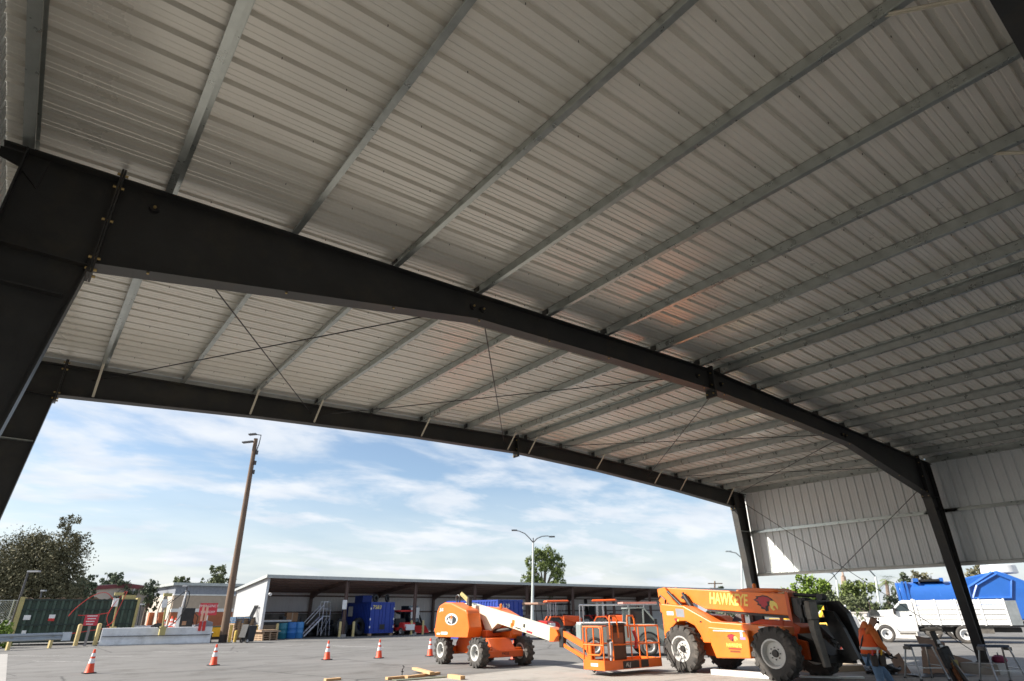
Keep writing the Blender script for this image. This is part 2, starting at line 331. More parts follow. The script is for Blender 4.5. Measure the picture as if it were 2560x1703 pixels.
# ------------------------------------------------------------------ steel canopy
RX, RZ0, SLOPE = -0.78, 6.775, 0.0365
def zt(x): return RZ0 - SLOPE*abs(x-RX)
canopy = thing('steel_canopy', 'large open steel canopy with charcoal frames and ribbed metal roof over the camera', 'canopy', (-0.78, 0, 0))
OFF = Vector((0.78, 0, 0))
class CB(MB):                                         # builder in world x, re-based on the canopy's origin
    def __init__(s): super().__init__(); s.M = Matrix.Translation(OFF)
FRAMES = [-14.3, -7.15, 0.0, 7.15]
def mir(x): return 2*RX - x
def ibeam(poly_top, poly_bot, y, fw, name, par, left):
    f = (lambda x: x) if left else mir
    top = [(f(x), z) for x, z in poly_top]; bot = [(f(x), z) for x, z in poly_bot]
    b = CB(); poly = top + bot[::-1]
    b.prism(poly, y-.006, y+.006)
    for pts, sgn in ((top, -1), (bot, 1)):
        for (x0, z0), (x1, z1) in zip(pts, pts[1:]):
            b.bar((x0, y, z0+sgn*.008), (x1, y, z1+sgn*.008), fw, .016, up=(0,0,1) if abs(x1-x0) > abs(z1-z0) else (1,0,0))
    return b.obj(name, M_STEEL, par)
for fi, y in enumerate(FRAMES):
    end = (fi == 3)
    for left in (True, False):
        f = (lambda x: x) if left else mir
        if end:
            jx = -12.45; jz = 5.71; bx = -12.88
            rb = [(jx, jz), (-8.65, 5.98), (-4.5, 6.19), (RX, 6.29)]
        else:
            jx = -12.34; jz = 5.19; bx = -12.95
            rb = [(jx, jz), (-7.31, 6.07), (-4, 6.20), (RX, 6.27)]
        # column, tapered, with knee panel
        b = CB(); y0 = y
        poly = [(f(-13.2), .31), (f(bx), .31), (f(jx-.02), jz), (f(jx-.02), zt(jx)), (f(-13.2), zt(-13.2))]
        b.prism(poly, y-.006, y+.006)
        b.bar((f(-13.2), y, .31), (f(-13.2), y, zt(-13.2)), .26, .018, up=(1,0,0))
        b.bar((f(bx), y, .31), (f(jx-.02), y, jz), .26, .018, up=(1,0,0))
        b.bar((f(-13.4), y, zt(-13.4)-.01), (f(jx-.02), y, zt(jx)-.01), .24, .018)
        b.bar((f(-13.2), y, jz-.02), (f(jx-.03), y, jz-.02), .2, .014)          # horizontal stiffener
        col = b.obj('column', M_STEEL, canopy)
        s = CB(); s.bb(min(f(-13.25), f(bx+.08)), max(f(-13.25), f(bx+.08)), y-.16, y+.16, .28, .31); s.obj('base_plate', M_STEEL, col)
        s = CB(); s.bar((f(-13.19), y-.05, 4.76), (f(-12.56 if end else -12.50), y-.05, 4.76), .10, .02); s.obj('stiffener', M_GALV if end else M_STEEL, col)  # pale colour on the end frame's stiffeners stands in for skylight
        s = CB()
        s.prism([(f(-13.42), zt(-13.4)-.03), (f(-13.0), zt(-13.0)-.03), (f(-13.02), zt(-13)-.42), (f(-13.22), zt(-13)-.22), (f(-13.42), zt(-13)-.16)], y-.026, y-.010); s.obj('eave_bracket', M_STEEL, col)
        # concrete pier
        s = CB(); s.bb(min(f(-13.5), f(-12.5)), max(f(-13.5), f(-12.5)), y-.48, y+.48, -.05, .28); s.obj('concrete_pier', M_CONC, canopy, bevel=.015)
        # rafter
        raf = ibeam([(jx+.02, zt(jx+.02)), (RX, RZ0)], [(jx+.02, jz)] + rb[1:], y, .24, 'rafter', canopy, left)
        # bolted end plates
        pl = CB()
        for dx in (-.013, .013): pl.bb(min(f(jx+dx-.011), f(jx+dx+.011)), max(f(jx+dx-.011), f(jx+dx+.011)), y-.13, y+.13, jz-.12, zt(jx)+.11)
        pl = pl.obj('end_plate', M_STEEL, canopy)
        H = zt(jx)+.11-(jz-.12); hs = (.06, .2, H*.5, H-.24, H-.06) if not end else (.05, .17, H-.2, H-.06)
        for hz_ in hs:
            for yy in (-.085, .085):
                s = CB(); s.cyl((f(jx-.055), y+yy, jz-.12+hz_), (f(jx+.055), y+yy, jz-.12+hz_), .017, n=6); s.obj('bolt', M_BRASS, pl)
        # bolt heads on the lower flange
        for k in range(8):
            px = -1.165-1.5235*k
            if px < jx+.3: continue
            zb = None
            for (x0, z0), (x1, z1) in zip(rb, rb[1:]):
                if x0 <= px <= x1: zb = z0+(z1-z0)*(px-x0)/(x1-x0)
            if zb and not end and fi >= 1:
                s = CB(); s.cyl((f(px), y-.08, zb-.02), (f(px), y-.08, zb+.02), .016, n=6); s.obj('bolt', M_BRASS, raf)
    # ridge splice
    s = CB(); s.bb(RX-.025, RX+.025, y-.13, y+.13, (6.16 if end else 6.12), RZ0+.08); sp_ = s.obj('ridge_splice_plate', M_STEEL, canopy)
    for hz_ in (6.2, 6.4, 6.68):
        for yy in (-.08, .08):
            s = CB(); s.cyl((RX-.06, y+yy, hz_), (RX+.06, y+yy, hz_), .017, n=6); s.obj('bolt', M_BRASS, sp_)

# purlins: Z sections, lapped over the frames
PH = .20
def zsec(b, x, y0, y1, zb, h=.20, fl=.066, t=.004, ang=0.0, sgn=1):
    pr = [(x-fl*sgn, zb+h-.018), (x-fl*sgn, zb+h), (x, zb+h), (x, zb), (x+fl*sgn, zb), (x+fl*sgn, zb+.018)]
    for (xa, za), (xb, zb_) in zip(pr, pr[1:]):
        dx, dz = xb-xa, zb_-za; L = math.hypot(dx, dz); nx, nz = -dz/L*t, dx/L*t
        b.add([(xa,y0,za),(xb,y0,zb_),(xb+nx,y0,zb_+nz),(xa+nx,y0,za+nz),(xa,y1,za),(xb,y1,zb_),(xb+nx,y1,zb_+nz),(xa+nx,y1,za+nz)],
              [(0,1,2,3),(4,7,6,5),(0,4,5,1),(1,5,6,2),(2,6,7,3),(3,7,4,0)])
PURL = [-1.165-1.5235*k for k in range(8)][::-1] + [-0.38+1.5235*k for k in range(8)]
for k, x in enumerate(PURL):
    for bi in range(3):
        y0, y1 = FRAMES[bi]-.62, FRAMES[bi+1]+(.62 if bi < 2 else .22)
        if bi == 0: y0 = -14.5
        dz = .0 if bi % 2 else .006
        b = CB(); zsec(b, x+(.005 if bi % 2 else 0), y0, y1, zt(x)+dz, h=PH-2*dz, sgn=(-1 if x < RX else 1))
        pu = b.obj('purlin', M_GALV, canopy)
        # slotted holes and bolts near the frames
        for yy in (FRAMES[bi]+.55, FRAMES[bi]+.12, FRAMES[bi+1]-.12):
            s = CB(); s.cyl((x-.012, yy, zt(x)+.05), (x+.012, yy, zt(x)+.05), .011, n=6); s.obj('bolt', M_BRASS, pu)
    for fi, y in enumerate(FRAMES):
        if fi == 0: continue
        b = CB(); b.bb(x-.022, x-.006, y-.07, y+.07, zt(x)-.002, zt(x)+.17); b.obj('purlin_clip', M_STEEL, canopy)
# eave struts
for x, sg in ((-13.25, 1), (mir(-13.25), -1)):
    for bi in range(3):
        b = CB(); y0, y1 = FRAMES[bi]+.01, FRAMES[bi+1]-.01
        z = zt(-13.25)
        b.bb(min(x, x+.006*sg), max(x, x+.006*sg), y0, y1, z, z+PH); b.bb(min(x, x+.1*sg), max(x, x+.1*sg), y0, y1, z-.004, z); b.bb(min(x, x+.1*sg), max(x, x+.1*sg), y0, y1, z+PH, z+PH+.003)
        b.bb(min(x+.1*sg, x+.104*sg), max(x+.1*sg, x+.104*sg), y0, y1, z-.004, z+.022)
        b.obj('eave_strut', M_GALV, canopy)
# roof sheets: R-panel ribs
PITCH_R = .3048
def rib_profile(n):
    p = []
    for i in range(n):
        o = i*PITCH_R
        p += [(o, 0), (o+.016, .052), (o+.064, .052), (o+.080, 0), (o+.146, 0), (o+.153, .007), (o+.168, .007), (o+.175, 0), (o+.222, 0), (o+.229, .007), (o+.244, .007), (o+.251, 0)]
    p.append((n*PITCH_R+.012, 0)); return p
prof = rib_profile(3)
def roof_mesh(left):
    b = MB(); xe = -13.55 if left else mir(-13.55); n = len(prof)
    xs = [xe, RX]; vs = []
    for x in xs:
        for u, h in prof: vs.append((x+.78, u, (zt(x)+PH+.004)+h))
    fs = [(i, i+1, n+i+1, n+i) for i in range(n-1)]
    b.add(vs, fs); me = b.mesh('roof_panel'); return me
YR0 = -14.6
for left in (True, False):
    me = roof_mesh(left); k = 0; y = YR0
    while y < 7.3:
        o = link('roof_panel', me, M_ROOF, canopy); o.location = (0, y, .0015*(k % 2)); y += 3*PITCH_R; k += 1
YEND = y
# screw tips under the sheets
b = CB()
for left in (True, False):
    yy = YR0
    while yy < YEND-.2:
        for x in PURL:
            if (x < RX) == left and yy > -8:
                for xo in (.45, 1.1):
                    xx = x+xo
                    if abs(xx-RX) > .15: b.cyl((xx, yy+.058, zt(xx)+PH+.006), (xx, yy+.058, zt(xx)+PH-.018), .0045, n=5)
        yy += 3*PITCH_R
tag(b.obj('screw_tip', M_BLACK, canopy), None, kind='stuff')
# gable (rake) trim at the open end and eave trims
b = CB()
for x0, x1 in ((-13.55, RX), (RX, mir(-13.55))):
    b.bar((x0, YEND+.03, zt(x0)+.18), (x1, YEND+.03, zt(x1)+.18), .03, .26)
b.obj('rake_trim', M_TRIM, canopy)
# side wall sheets
wp = rib_profile(3)
for x, sg in ((-13.44, -1), (11.90, 1)):
    b = MB(); n = len(wp); vs = []
    for z in (3.10, zt(-13.3)+.19):
        for u, h in wp: vs.append((x+.78+h*sg, u, z))
    b.add(vs, [(i, i+1, n+i+1, n+i) for i in range(n-1)]); me = b.mesh('wall_panel')
    y = YR0
    while y < 7.2:
        o = link('wall_panel', me, M_WALLP, canopy); o.location = (0, y, 0); y += 3*PITCH_R
    b = CB(); b.bb(x-.05, x+.05, YR0, y, 3.02, 3.11); b.obj('base_trim', M_TRIM, canopy)
    b = CB(); b.bb(min(x-.24*sg, x+.06*sg), max(x-.24*sg, x+.06*sg), y+.002, y+.03, 3.0, zt(-13.3)+.2); b.obj('corner_trim', M_TRIM, canopy)
    for bi in range(3):
        b = CB(); y0, y1 = FRAMES[bi]-(.5 if bi else 0), FRAMES[bi+1]+(.5 if bi < 2 else .1)
        xi = x-.2*sg; zg = 4.74+.004*(bi % 2)
        b.bb(min(x-.004*sg, xi), max(x-.004*sg, xi), y0, y1, zg, zg+.005)
        b.bb(min(xi, xi-.004*sg), max(xi, xi-.004*sg), y0, y1, zg-.065, zg+.005)
        b.bb(min(xi, xi+.02*sg), max(xi, xi+.02*sg), y0, y1, zg-.069, zg-.065)
        b.bb(min(x-.008*sg, x-.004*sg), max(x-.008*sg, x-.004*sg), y0, y1, zg, zg+.065)
        b.obj('girt', M_GALV, canopy)
        b = CB(); b.bb(min(x-.02*sg, x-.2*sg), max(x-.02*sg, x-.2*sg), y0, y1, 3.12, 3.13); b.obj('sill_channel', M_GALV, canopy)
# flange braces
def brace(x, y, dy):
    zb = None; bo_ = -.03 if x < RX else .03
    end = abs(y-7.15) < .1
    pts = [(-12.45, 5.71), (-8.65, 5.98), (-4.5, 6.19), (RX, 6.29)] if end else [(-12.34, 5.19), (-7.31, 6.07), (-4, 6.20), (RX, 6.27)]
    xx = x if x <= RX else mir(x)
    for (x0, z0), (x1, z1) in zip(pts, pts[1:]):
        if x0 <= xx <= x1: zb = z0+(z1-z0)*(xx-x0)/(x1-x0)
    if zb is None: return
    b = CB(); b.bar((x+bo_, y+.1*(1 if dy > 0 else -1), zb+.03), (x+bo_, y+dy, zt(x)+.02), .045, .006, up=(1,0,0)); b.bar((x+bo_, y+.1*(1 if dy > 0 else -1), zb+.03), (x+bo_, y+dy, zt(x)+.02), .006, .045, up=(1,0,0)); b.obj('flange_brace', M_CREAM, canopy)
for k in (0, 2, 3, 5, 7, 8, 10, 12, 13, 15): brace(PURL[k], 7.15, -.55)
for k in (3, 5, 7, 8, 11, 13): brace(PURL[k], -7.15, .75)
# rod bracing
def rod(p, q, r=.011):
    b = CB(); b.cyl(p, q, r, n=6); b.obj('brace_rod', M_BLACK, canopy)
for x0, x1 in ((-11.95, -7.35), (-7.15, -1.25), (-0.35, 5.5), (5.7, 10.9)):
    for a, c in ((x0, x1), (x1, x0)):
        rod((a, 0, zt(a)-.22), (c, 7.15, zt(c)-.22))
        s = CB(); s.cyl((a, -.05, zt(a)-.22), (a, .02, zt(a)-.22), .05, .06, n=10); s.obj('rod_washer', M_BLACK, canopy); s = CB(); s.cyl((a, -.075, zt(a)-.22), (a, -.05, zt(a)-.22), .018, n=6); s.obj('bolt', M_BRASS, canopy)
for x in (11.45,):
    rod((x, 7.1, 6.0), (11.5, .05, .45)); rod((x, .05, 5.7), (11.5, 7.1, .5))

# ------------------------------------------------------------------ long open shed across the yard
SO, SA = Vector((3.08, 43.02, 0)), R(1.5)
shed = thing('equipment_shed', 'long open-fronted metal shed with brown posts and grey end wall', 'shed', SO, SA)
SL, SD, SH, SB, SPX = 66.0, 7.6, 4.40, 3.60, 6.6
def szt(y): return SH + (SB-SH)*y/SD
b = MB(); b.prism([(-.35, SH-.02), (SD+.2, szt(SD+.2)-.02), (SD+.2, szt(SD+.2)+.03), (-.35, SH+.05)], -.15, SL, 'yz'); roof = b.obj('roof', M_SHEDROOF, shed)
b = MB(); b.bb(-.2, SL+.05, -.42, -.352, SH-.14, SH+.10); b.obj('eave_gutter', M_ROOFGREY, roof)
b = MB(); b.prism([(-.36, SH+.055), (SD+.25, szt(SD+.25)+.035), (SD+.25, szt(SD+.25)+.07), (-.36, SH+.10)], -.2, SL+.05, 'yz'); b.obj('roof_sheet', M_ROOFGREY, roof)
for k in range(6):
    b = MB(); yy = .5+k*1.3; b.bb(0.1, SL-.1, yy-.03, yy+.03, szt(yy)-.2, szt(yy)-.025); b.obj('purlin', M_BROWN, roof)
# ribbed end wall and back wall, one sheet at a time
def ribbed(length, z0, ztop):
    b = MB(); n = int(length/.3048+.01); pr = [(0,0)]
    for i in range(n): o = i*.3048; pr += [(o+.05,0),(o+.085,.016),(o+.115,.016),(o+.15,0)]
    pr.append((n*.3048, 0)); k = len(pr); vs = []
    for u, h in pr: vs.append((u, h, z0))
    for u, h in pr: vs.append((u, h, ztop(u)))
    b.add(vs, [(i, i+1, k+i+1, k+i) for i in range(k-1)]); return b
for i in range(8):
    o = ribbed(.9144, 0.05, lambda u: szt(i*.9144+u)-.03).obj('wall_panel', M_SHEDM, shed, fixn=False); o.rotation_euler = (0,0,R(90)); o.location = (0, i*.9144, 0)
b = MB(); b.prism([(-.4, SH-.1), (SD+.2, szt(SD+.2)-.1), (SD+.2, szt(SD+.2)+.08), (-.4, SH+.12)], -.24, -.21, 'yz'); b.obj('rake_trim', M_ROOFGREY, shed)
b = MB(); b.bb(-.04, .16, -.03, .02, 0, SH-.05); b.obj('corner_trim', mat('corner_trim_grey', (.5,.53,.56), .5), shed)
bm_ = ribbed(3.048, 0.05, lambda u: szt(SD)-.05)
me = bm_.mesh('back_wall_panel')
for i in range(22):
    o = link('back_wall_panel', me, M_SHEDBACK, shed); o.location = (i*3.048, SD, 0)
b = MB(); b.bb(0, 13.5, SD-.09, SD-.03, 0, 1.75); o = b.obj('plinth_wall', mat('stained_plinth', (.22,.2,.18), .9, 0, .5, 1.2, .1, 10, .6, (.05,.05,.055), 1.0), shed)
for zz in (1.8, 3.15): b = MB(); b.bb(0, SL, SD-.16, SD-.1, zz, zz+.12); b.obj('girt', M_BROWN, shed)
for i in range(1, 10):
    x = i*SPX
    b = MB(); b.bb(x-.10, x+.10, -.008, .008, .2, SH-.2); b.bb(x-.11, x-.095, -.11, .11, .2, SH-.15); b.bb(x+.095, x+.11, -.11, .11, .2, SH-.15); b.obj('front_post', M_BROWN, shed)
    b = MB(); b.bb(x-.2, x+.2, -.2, .2, 0, .22); b.obj('post_footing', M_CONC, shed)
    b = MB(); b.bb(x-.12, x+.12, SD-.36, SD-.16, 0, szt(SD)-.1); b.obj('back_post', M_BROWN, shed)
    b = MB(); b.prism([(.1, SH-.03), (SD-.2, szt(SD-.2)-.03), (SD-.2, szt(SD)-.72), (SD-1.6, szt(SD-1.6)-.42), (.1, SH-.36)], x-.08, x+.08, 'yz'); b.obj('rafter', M_BROWN, shed)
b = MB(); b.cyl((.25, -.12, 3.15), (.25, -.3, 3.1), .09, .12, n=10); b.obj('wall_lamp', M_SIGNWHITE, shed)
b = MB(); b.bb(SPX-.33, SPX+.05, -.16, -.13, 2.05, 2.75); b.obj('notice_sign', M_SIGNWHITE, shed)
for xx in (.75, 1.75): b = MB(); b.bb(xx, xx+.75, SD-.3, SD-.24, 1.1, 2.0); b.obj('notice_sign', M_SIGNWHITE, shed)
def shp(x, y, z=0): return SO + Matrix.Rotation(SA, 3, 'Z') @ Vector((x, y, z))

# ------------------------------------------------------------------ far buildings on the left
c0 = XY(D(425, 1540, 95)); B2 = thing('block_building', 'tan and orange block building with blue-grey metal band behind the fuel island', 'building', c0, R(2))
LB, DB = 26.0, 30.0
def layer(nm, z0, z1, m, o=0.0, par=None):
    b = MB(); b.bb(-o, LB+o, -o, DB+o, z0, z1); return b.obj(nm, m, par or B2)
layer('wall', 0, 2.05, M_REDBRICK); layer('trim_band', 2.05, 2.45, M_TRIM, .06); layer('upper_wall', 2.45, 4.05, M_TANBRICK); layer('trim_band', 4.05, 4.2, M_TRIM, .08)
sid = layer('metal_band', 4.2, 5.25, M_BLUEGREY, .02)
for i in range(64):
    b = MB(); x = .2+i*.4; b.bb(x, x+.08, -.07, -.021, 4.2, 5.25); b.obj('siding_rib', M_BLUEGREY, sid)
layer('roof_fascia', 5.25, 5.6, M_ROOFGREY, .5)
b = MB(); b.bb(-.1, -.03, .3, DB, 0.4, 4.05); b.obj('side_wall', M_STUCCO, B2)
for yy in (3, 9): b = MB(); b.bb(-.7, -.11, yy, yy+.9, 0, 2.05); b.obj('pilaster', M_REDBRICK, B2)
c0 = XY(D(118, 1540, 112)); A2 = thing('cream_warehouse', 'cream warehouse with maroon roof edge beyond the green dumpster', 'warehouse', c0, R(-4))
b = MB(); W = 19.5; b.prism([(0,0),(W,0),(W,4.35),(W*.45,5.7),(0,4.9)], 0, 25, 'xz'); b.obj('wall', M_STUCCO, A2)
b = MB(); b.bar((-.3,-.1,4.95),(W*.45,-.1,5.78),.4,.55); b.bar((W*.45,-.1,5.78),(W+.3,-.1,4.4),.4,.55); b.obj('roof_edge', M_MAROON, A2)
b = MB(); b.prism([(-.3,5.15),(W*.45,5.95),(W+.3,4.6),(W+.3,4.75),(W*.45,6.1),(-.3,5.3)], -.1, 25.3, 'xz'); b.obj('roof', M_ROOFGREY, A2)
b = MB(); b.cyl((W*.5,-.12,0),(W*.5,-.12,5.4),.09,n=8); b.obj('downpipe', M_SIGNWHITE, A2)
b = MB(); b.bb(W*.42, W*.42+.35, -.2, -.02, 2.9, 3.5); b.obj('wall_lamp', M_DARKP, A2)

# ================================================================== THINGS
# ------------------------------------------------------------------ wheels
def wheel(par, loc, r, wd, rim_r, lugs=0, out=-1, rimm=None, name='wheel', hubm=None, dish=.05, lug_h=.035):
    """tyre mesh with rim and hub as sub-parts; out = which local y side shows the rim"""
    o_ = out; b = MB(); h = wd/2; cr = r*.10
    b.lathe([(rim_r, -h*.82), (rim_r+.02, -h*.95), (r*.82, -h), (r-cr, -h*.95), (r, -h*.72), (r, h*.72), (r-cr, h*.95), (r*.82, h), (rim_r+.02, h*.95), (rim_r, h*.82)], 32, 'Y', close=False)
    if lugs:
        for i in range(lugs):
            for sd_ in (-1, 1):
                t = 2*math.pi*(i+(.5 if sd_ > 0 else 0))/lugs; m = b.M
                b.M = m @ Matrix.Rotation(-t, 4, 'Y')
                b.box((r-.012, sd_*h*.5, 0), (lug_h*2, h*.98, r*2*math.pi/lugs*.36), rx=sd_*R(28)); b.box((r-.05, sd_*h*.97, r*.08), (.13, .035, r*2*math.pi/lugs*.36)); b.M = m
    ty = b.obj(name, M_RUBBER, par, smooth=True); ty.location = loc
    b = MB(); s = o_
    b.lathe([(rim_r+.012, s*h*.84), (rim_r+.012, s*h*.98), (rim_r-.03, s*h*.98), (rim_r-.05, s*(h*.80)), (rim_r*.80, s*(h*.55-dish)), (rim_r*.55, s*(h*.60-dish)), (rim_r*.30, s*(h*.60-dish)), (.001, s*(h*.60-dish))], 24, 'Y', close=False)
    b.lathe([(rim_r+.01, -s*h*.84), (rim_r-.04, -s*h*.9), (rim_r*.6, -s*h*.4), (.001, -s*h*.4)], 20, 'Y', close=False)
    rm = b.obj('rim', rimm or M_RIM, ty, smooth=True)
    b = MB(); b.cyl((0, s*(h*.45-dish), 0), (0, s*(h*.60-dish+.05), 0), rim_r*.30, rim_r*.24, n=14)
    for i in range(8):
        t = 2*math.pi*i/8; b.cyl((rim_r*.42*math.cos(t), s*(h*.58-dish), rim_r*.42*math.sin(t)), (rim_r*.42*math.cos(t), s*(h*.60-dish+.03), rim_r*.42*math.sin(t)), rim_r*.045, n=6)
    b.obj('hub', hubm or M_BLACK, ty)
    return ty

# ------------------------------------------------------------------ traffic cones
def cone_parts(root, h=.71, s=1.0):
    b = MB(); b.prism([(-.18,-.14),(-.14,-.18),(.14,-.18),(.18,-.14),(.18,.14),(.14,.18),(-.14,.18),(-.18,.14)], 0, .035, 'xy'); b.obj('base', M_PLAST, root)
    def rr(z): return .135 - (.135-.03)*(z/h)
    def band(z0, z1, nm, m, g=0.0):
        b = MB(); b.lathe([(rr(z0)+g, z0), (rr(z1)+g, z1)], 20, 'Z', close=False); return b.obj(nm, m, root, smooth=True)
    b = MB(); b.lathe([(.15,.035),(rr(.05),.06),(rr(h),h),(rr(h)*.7,h+.005)], 20); b.obj('body', M_CONE, root, smooth=True)
    band(.30, .44, 'reflective_band', M_REFL, .003); band(.50, .60, 'reflective_band', M_REFL, .003)
CONES = (((222,1684),'nearest traffic cone, leftmost of the row, standing on the asphalt'),
         ((533,1664),'traffic cone second from left, in front of the wooden utility pole'),
         ((817,1650),'traffic cone third from left, in front of the shed post'),
         ((947,1646),'traffic cone with greyed bands, in front of the blue container in the shed'),
         ((1075,1641),'traffic cone just left of the orange boom lift'))
c0 = None
for (q, lab) in CONES:
    p = XY(G(*q))
    if c0 is None: c0 = thing('traffic_cone', lab, 'cone', p, .2, 'traffic cones across the yard'); cone_parts(c0)
    else: dup(c0, p, random.random(), lab)
p = XY(G(1285, 1650)); dup(c0, p, .5, 'traffic cone standing behind the boom lift chassis, mostly hidden')

# ------------------------------------------------------------------ utility pole with floodlights
pb = XY(G(556, 1607)); pole = thing('utility_pole', 'tall wooden utility pole with two floodlights on top', 'pole', pb)
b = MB(); top = D(640, 1097, math.hypot(pb.x-CAM.x, pb.y-CAM.y)+.2) - pb
b.tube([(0,0,-.1), tuple(top*.33), tuple(top*.66), tuple(top)], .27, 12, .15); b.obj('shaft', M_WOODP, pole, smooth=True)
b = MB(); b.tube([(0,0,-.1), tuple(top*.035)], .278, 12, .274); b.obj('creosote_foot', mat('creosote', (.03,.022,.018), .8), pole, smooth=True)
for dx, dz, L in ((-.5, .3, .55), (-.9, -.35, .8)):
    b = MB(); b.box((top.x+dx*.6, top.y, top.z+dz), (L, .32, .09), rz=R(-38), ry=R(-6)); b.obj('floodlight', M_DARKP, pole)
b = MB(); b.tube([(top.x+.1, top.y-.1, top.z-1.4), (top.x+.25, top.y-.15, top.z-.4), (top.x+.3, top.y-.15, top.z+.3), (top.x-.5, top.y, top.z+.32)], .04, 6)
for z in (1.1, 1.9, 2.6): b.box((top.x+.2, top.y-.18, top.z-z), (.16, .16, .3))
b.obj('bracket', M_DARKP, pole)

# ------------------------------------------------------------------ bollards
def bollard(p, h, lab, r=.085, mt=None, cap=True):
    t = thing('bollard', lab, 'bollard', p, 0, 'yellow bollards')
    b = MB(); b.lathe([(r,-.05),(r,h-.07),(r*.8,h-.02),(r*.3,h)], 14); b.obj('post', mt or M_YEL, t, smooth=True)
    b = MB(); b.lathe([(r+.05,0),(r+.05,.03),(r,.035)], 14); b.obj('footing', M_CONC, t)
    return t
M_PALEY = mat('faded_yellow', (.55,.44,.20), .6, 0, .15, 5, 0, 20, .3, (.3,.24,.14), 5)
bollard(XY(G(187,1616)), 1.25, 'faded yellow bollard left of the red sign post', .12, M_PALEY)
bollard(XY(G(236,1615)), 1.28, 'faded yellow bollard between the red sign post and the white barrier', .12, M_PALEY)
bollard(XY(G(572,1607)), 1.1, 'bright yellow bollard just right of the utility pole', .1)
bollard(XY(G(586,1607)), .75, 'short yellow bollard in front of the plywood crate', .1)
bollard(XY(G(637,1600)), 1.0, 'yellow bollard at the corner of the shed end wall', .1)
bollard(shp(1.2,-.15), 1.1, 'pale yellow bollard behind the pallet stack at the shed corner', .1, M_PALEY)
for i, (nm1, nm2) in ((1, ('left of the first shed post', 'right of the first shed post')), (2, ('left of the second shed post', 'right of the second shed post')), (3, ('left of the third shed post', None))):
    for k, nm in enumerate((nm1, nm2)):
        if nm: bollard(shp(SPX*i+(-.42 if k == 0 else .75), -.35), 1.15, 'pale yellow bollard '+nm, .1, M_PALEY)

# ------------------------------------------------------------------ guard rail
ga, gb = XY(G(-40,1629)), XY(G(158,1619)); gd = (gb-ga).normalized(); gn = Vector((-gd.y, gd.x, 0))
gr = thing('guard_rail', 'grey steel guard rail on short yellow posts at the left edge', 'guard rail', ga)
b = MB(); sec = [(0,.42),(.05,.46),(.05,.54),(.0,.60),(.0,.64),(.05,.70),(.05,.78),(0,.82)]; L = (gb-ga).length; vs = []
for t in (-3, L):
    for h, z in sec: vs.append(gd*t - gn*h + Vector((0,0,z)))
b.add(vs, [(i, i+1, 8+i+1, 8+i) for i in range(7)]); b.obj('rail', M_GUARD, gr)
b = MB(); b.box(tuple(gd*(L+.0)-gn*.03+Vector((0,0,.6))), (.5,.06,.46), rz=math.atan2(gd.y, gd.x)); b.obj('end_shoe', mat('pale_galvanised', (.5,.54,.58), .4, .5), gr)
for t in (1.15, L-.75): b = MB(); b.box(tuple(gd*t+gn*.08+Vector((0,0,.3))), (.16,.16,.7), rz=math.atan2(gd.y, gd.x)); b.obj('post', M_PALEY, gr)

# ------------------------------------------------------------------ fuel island barrier, hoses, dispenser
ka, kb = XY(G(246,1615)), XY(G(524,1608)); kd = (kb-ka).normalized(); kl = (kb-ka).length; krz = math.atan2(kd.y, kd.x)
kr = thing('concrete_barrier', 'long white concrete barrier around the fuel island', 'barrier', ka, krz)
b = MB(); b.prism([(-.3,0),(.3,0),(.3,.08),(.18,.34),(.12,1.0),(-.12,1.0),(-.18,.34),(-.3,.08)], 0, kl, 'yz'); b.obj('body', M_WCONC, kr, bevel=.02)
b = MB(); b.bb(.1, kl-.1, -.24, -.2, .50, .54); b.obj('wire', M_DARKP, kr)
kp = lambda x, y=0, z=0: ka + Matrix.Rotation(krz, 3, 'Z') @ Vector((x, y, z))
kr2 = thing('concrete_barrier', 'white concrete barrier behind the fuel island, partly hidden', 'barrier', kp(1.2, 4.5), krz)
b = MB(); b.prism([(-.3,0),(.3,0),(.3,.08),(.18,.34),(.12,1.05),(-.12,1.05),(-.18,.34),(-.3,.08)], 0, kl-1.8, 'yz'); b.obj('body', M_WCONC, kr2, bevel=.02)
def hosepost(px, ptop, lab, flip):
    base = XY(G(px, 1612)); d = math.hypot(base.x-CAM.x, base.y-CAM.y); tp = D(ptop[0], ptop[1], d)
    t = thing('hose_post', lab, 'hose stand', base); H = tp.z
    lean = (tp-base); lean.z = 0
    b = MB(); b.bar((0,0,.55),(lean.x*.8,lean.y*.8,H-.35),.10,.10); b.obj('post', M_KHAKI, t)
    b = MB(); b.box((0,0,.8),(.34,.36,.5)); b.obj('clamp', M_KHAKI, t)
    b = MB(); b.box((lean.x*.9,lean.y*.9,H-.1),(.5,.25,.18)); b.obj('lamp_box', M_KHAKI, t)
    b = MB(); b.box((lean.x*.85-.1,lean.y*.85,H-.62),(.3,.2,.5)); b.obj('control_box', M_SIGNWHITE, t)
    return t, H, lean
hp1, H1, l1 = hosepost(272, (298,1481), 'khaki hose post at the left end of the white barrier, with red hoses', 0)
b = MB(); b.tube([(-.3,0,2.6),(-.9,0,3.1),(-1.6,0,2.9),(-2.3,.1,2.2),(-2.6,.1,1.7)], .022, 6, cr=6); b.tube([(.3,0,3.2),(.05,-.1,2.2),(-.1,-.15,1.4),(-.4,-.1,1.1)], .022, 6, cr=6); b.tube([(.2,0,3.2),(-.3,-.1,2.4),(-.5,-.1,1.6),(-.2,-.1,1.0)], .018, 6, cr=6); b.tube([(-2.1,.1,1.75),(-1.3,.1,1.75),(-.4,0,1.9)], .022, 6, cr=6); b.obj('hose', M_RED, hp1, smooth=True)
b = MB(); b.tube([(-3.9,.2,.55),(-2.6,0,.65),(-1.2,0,.85),(-.2,0,1.0)], .022, 6, cr=6); b.obj('hose', M_RED, hp1, smooth=True)
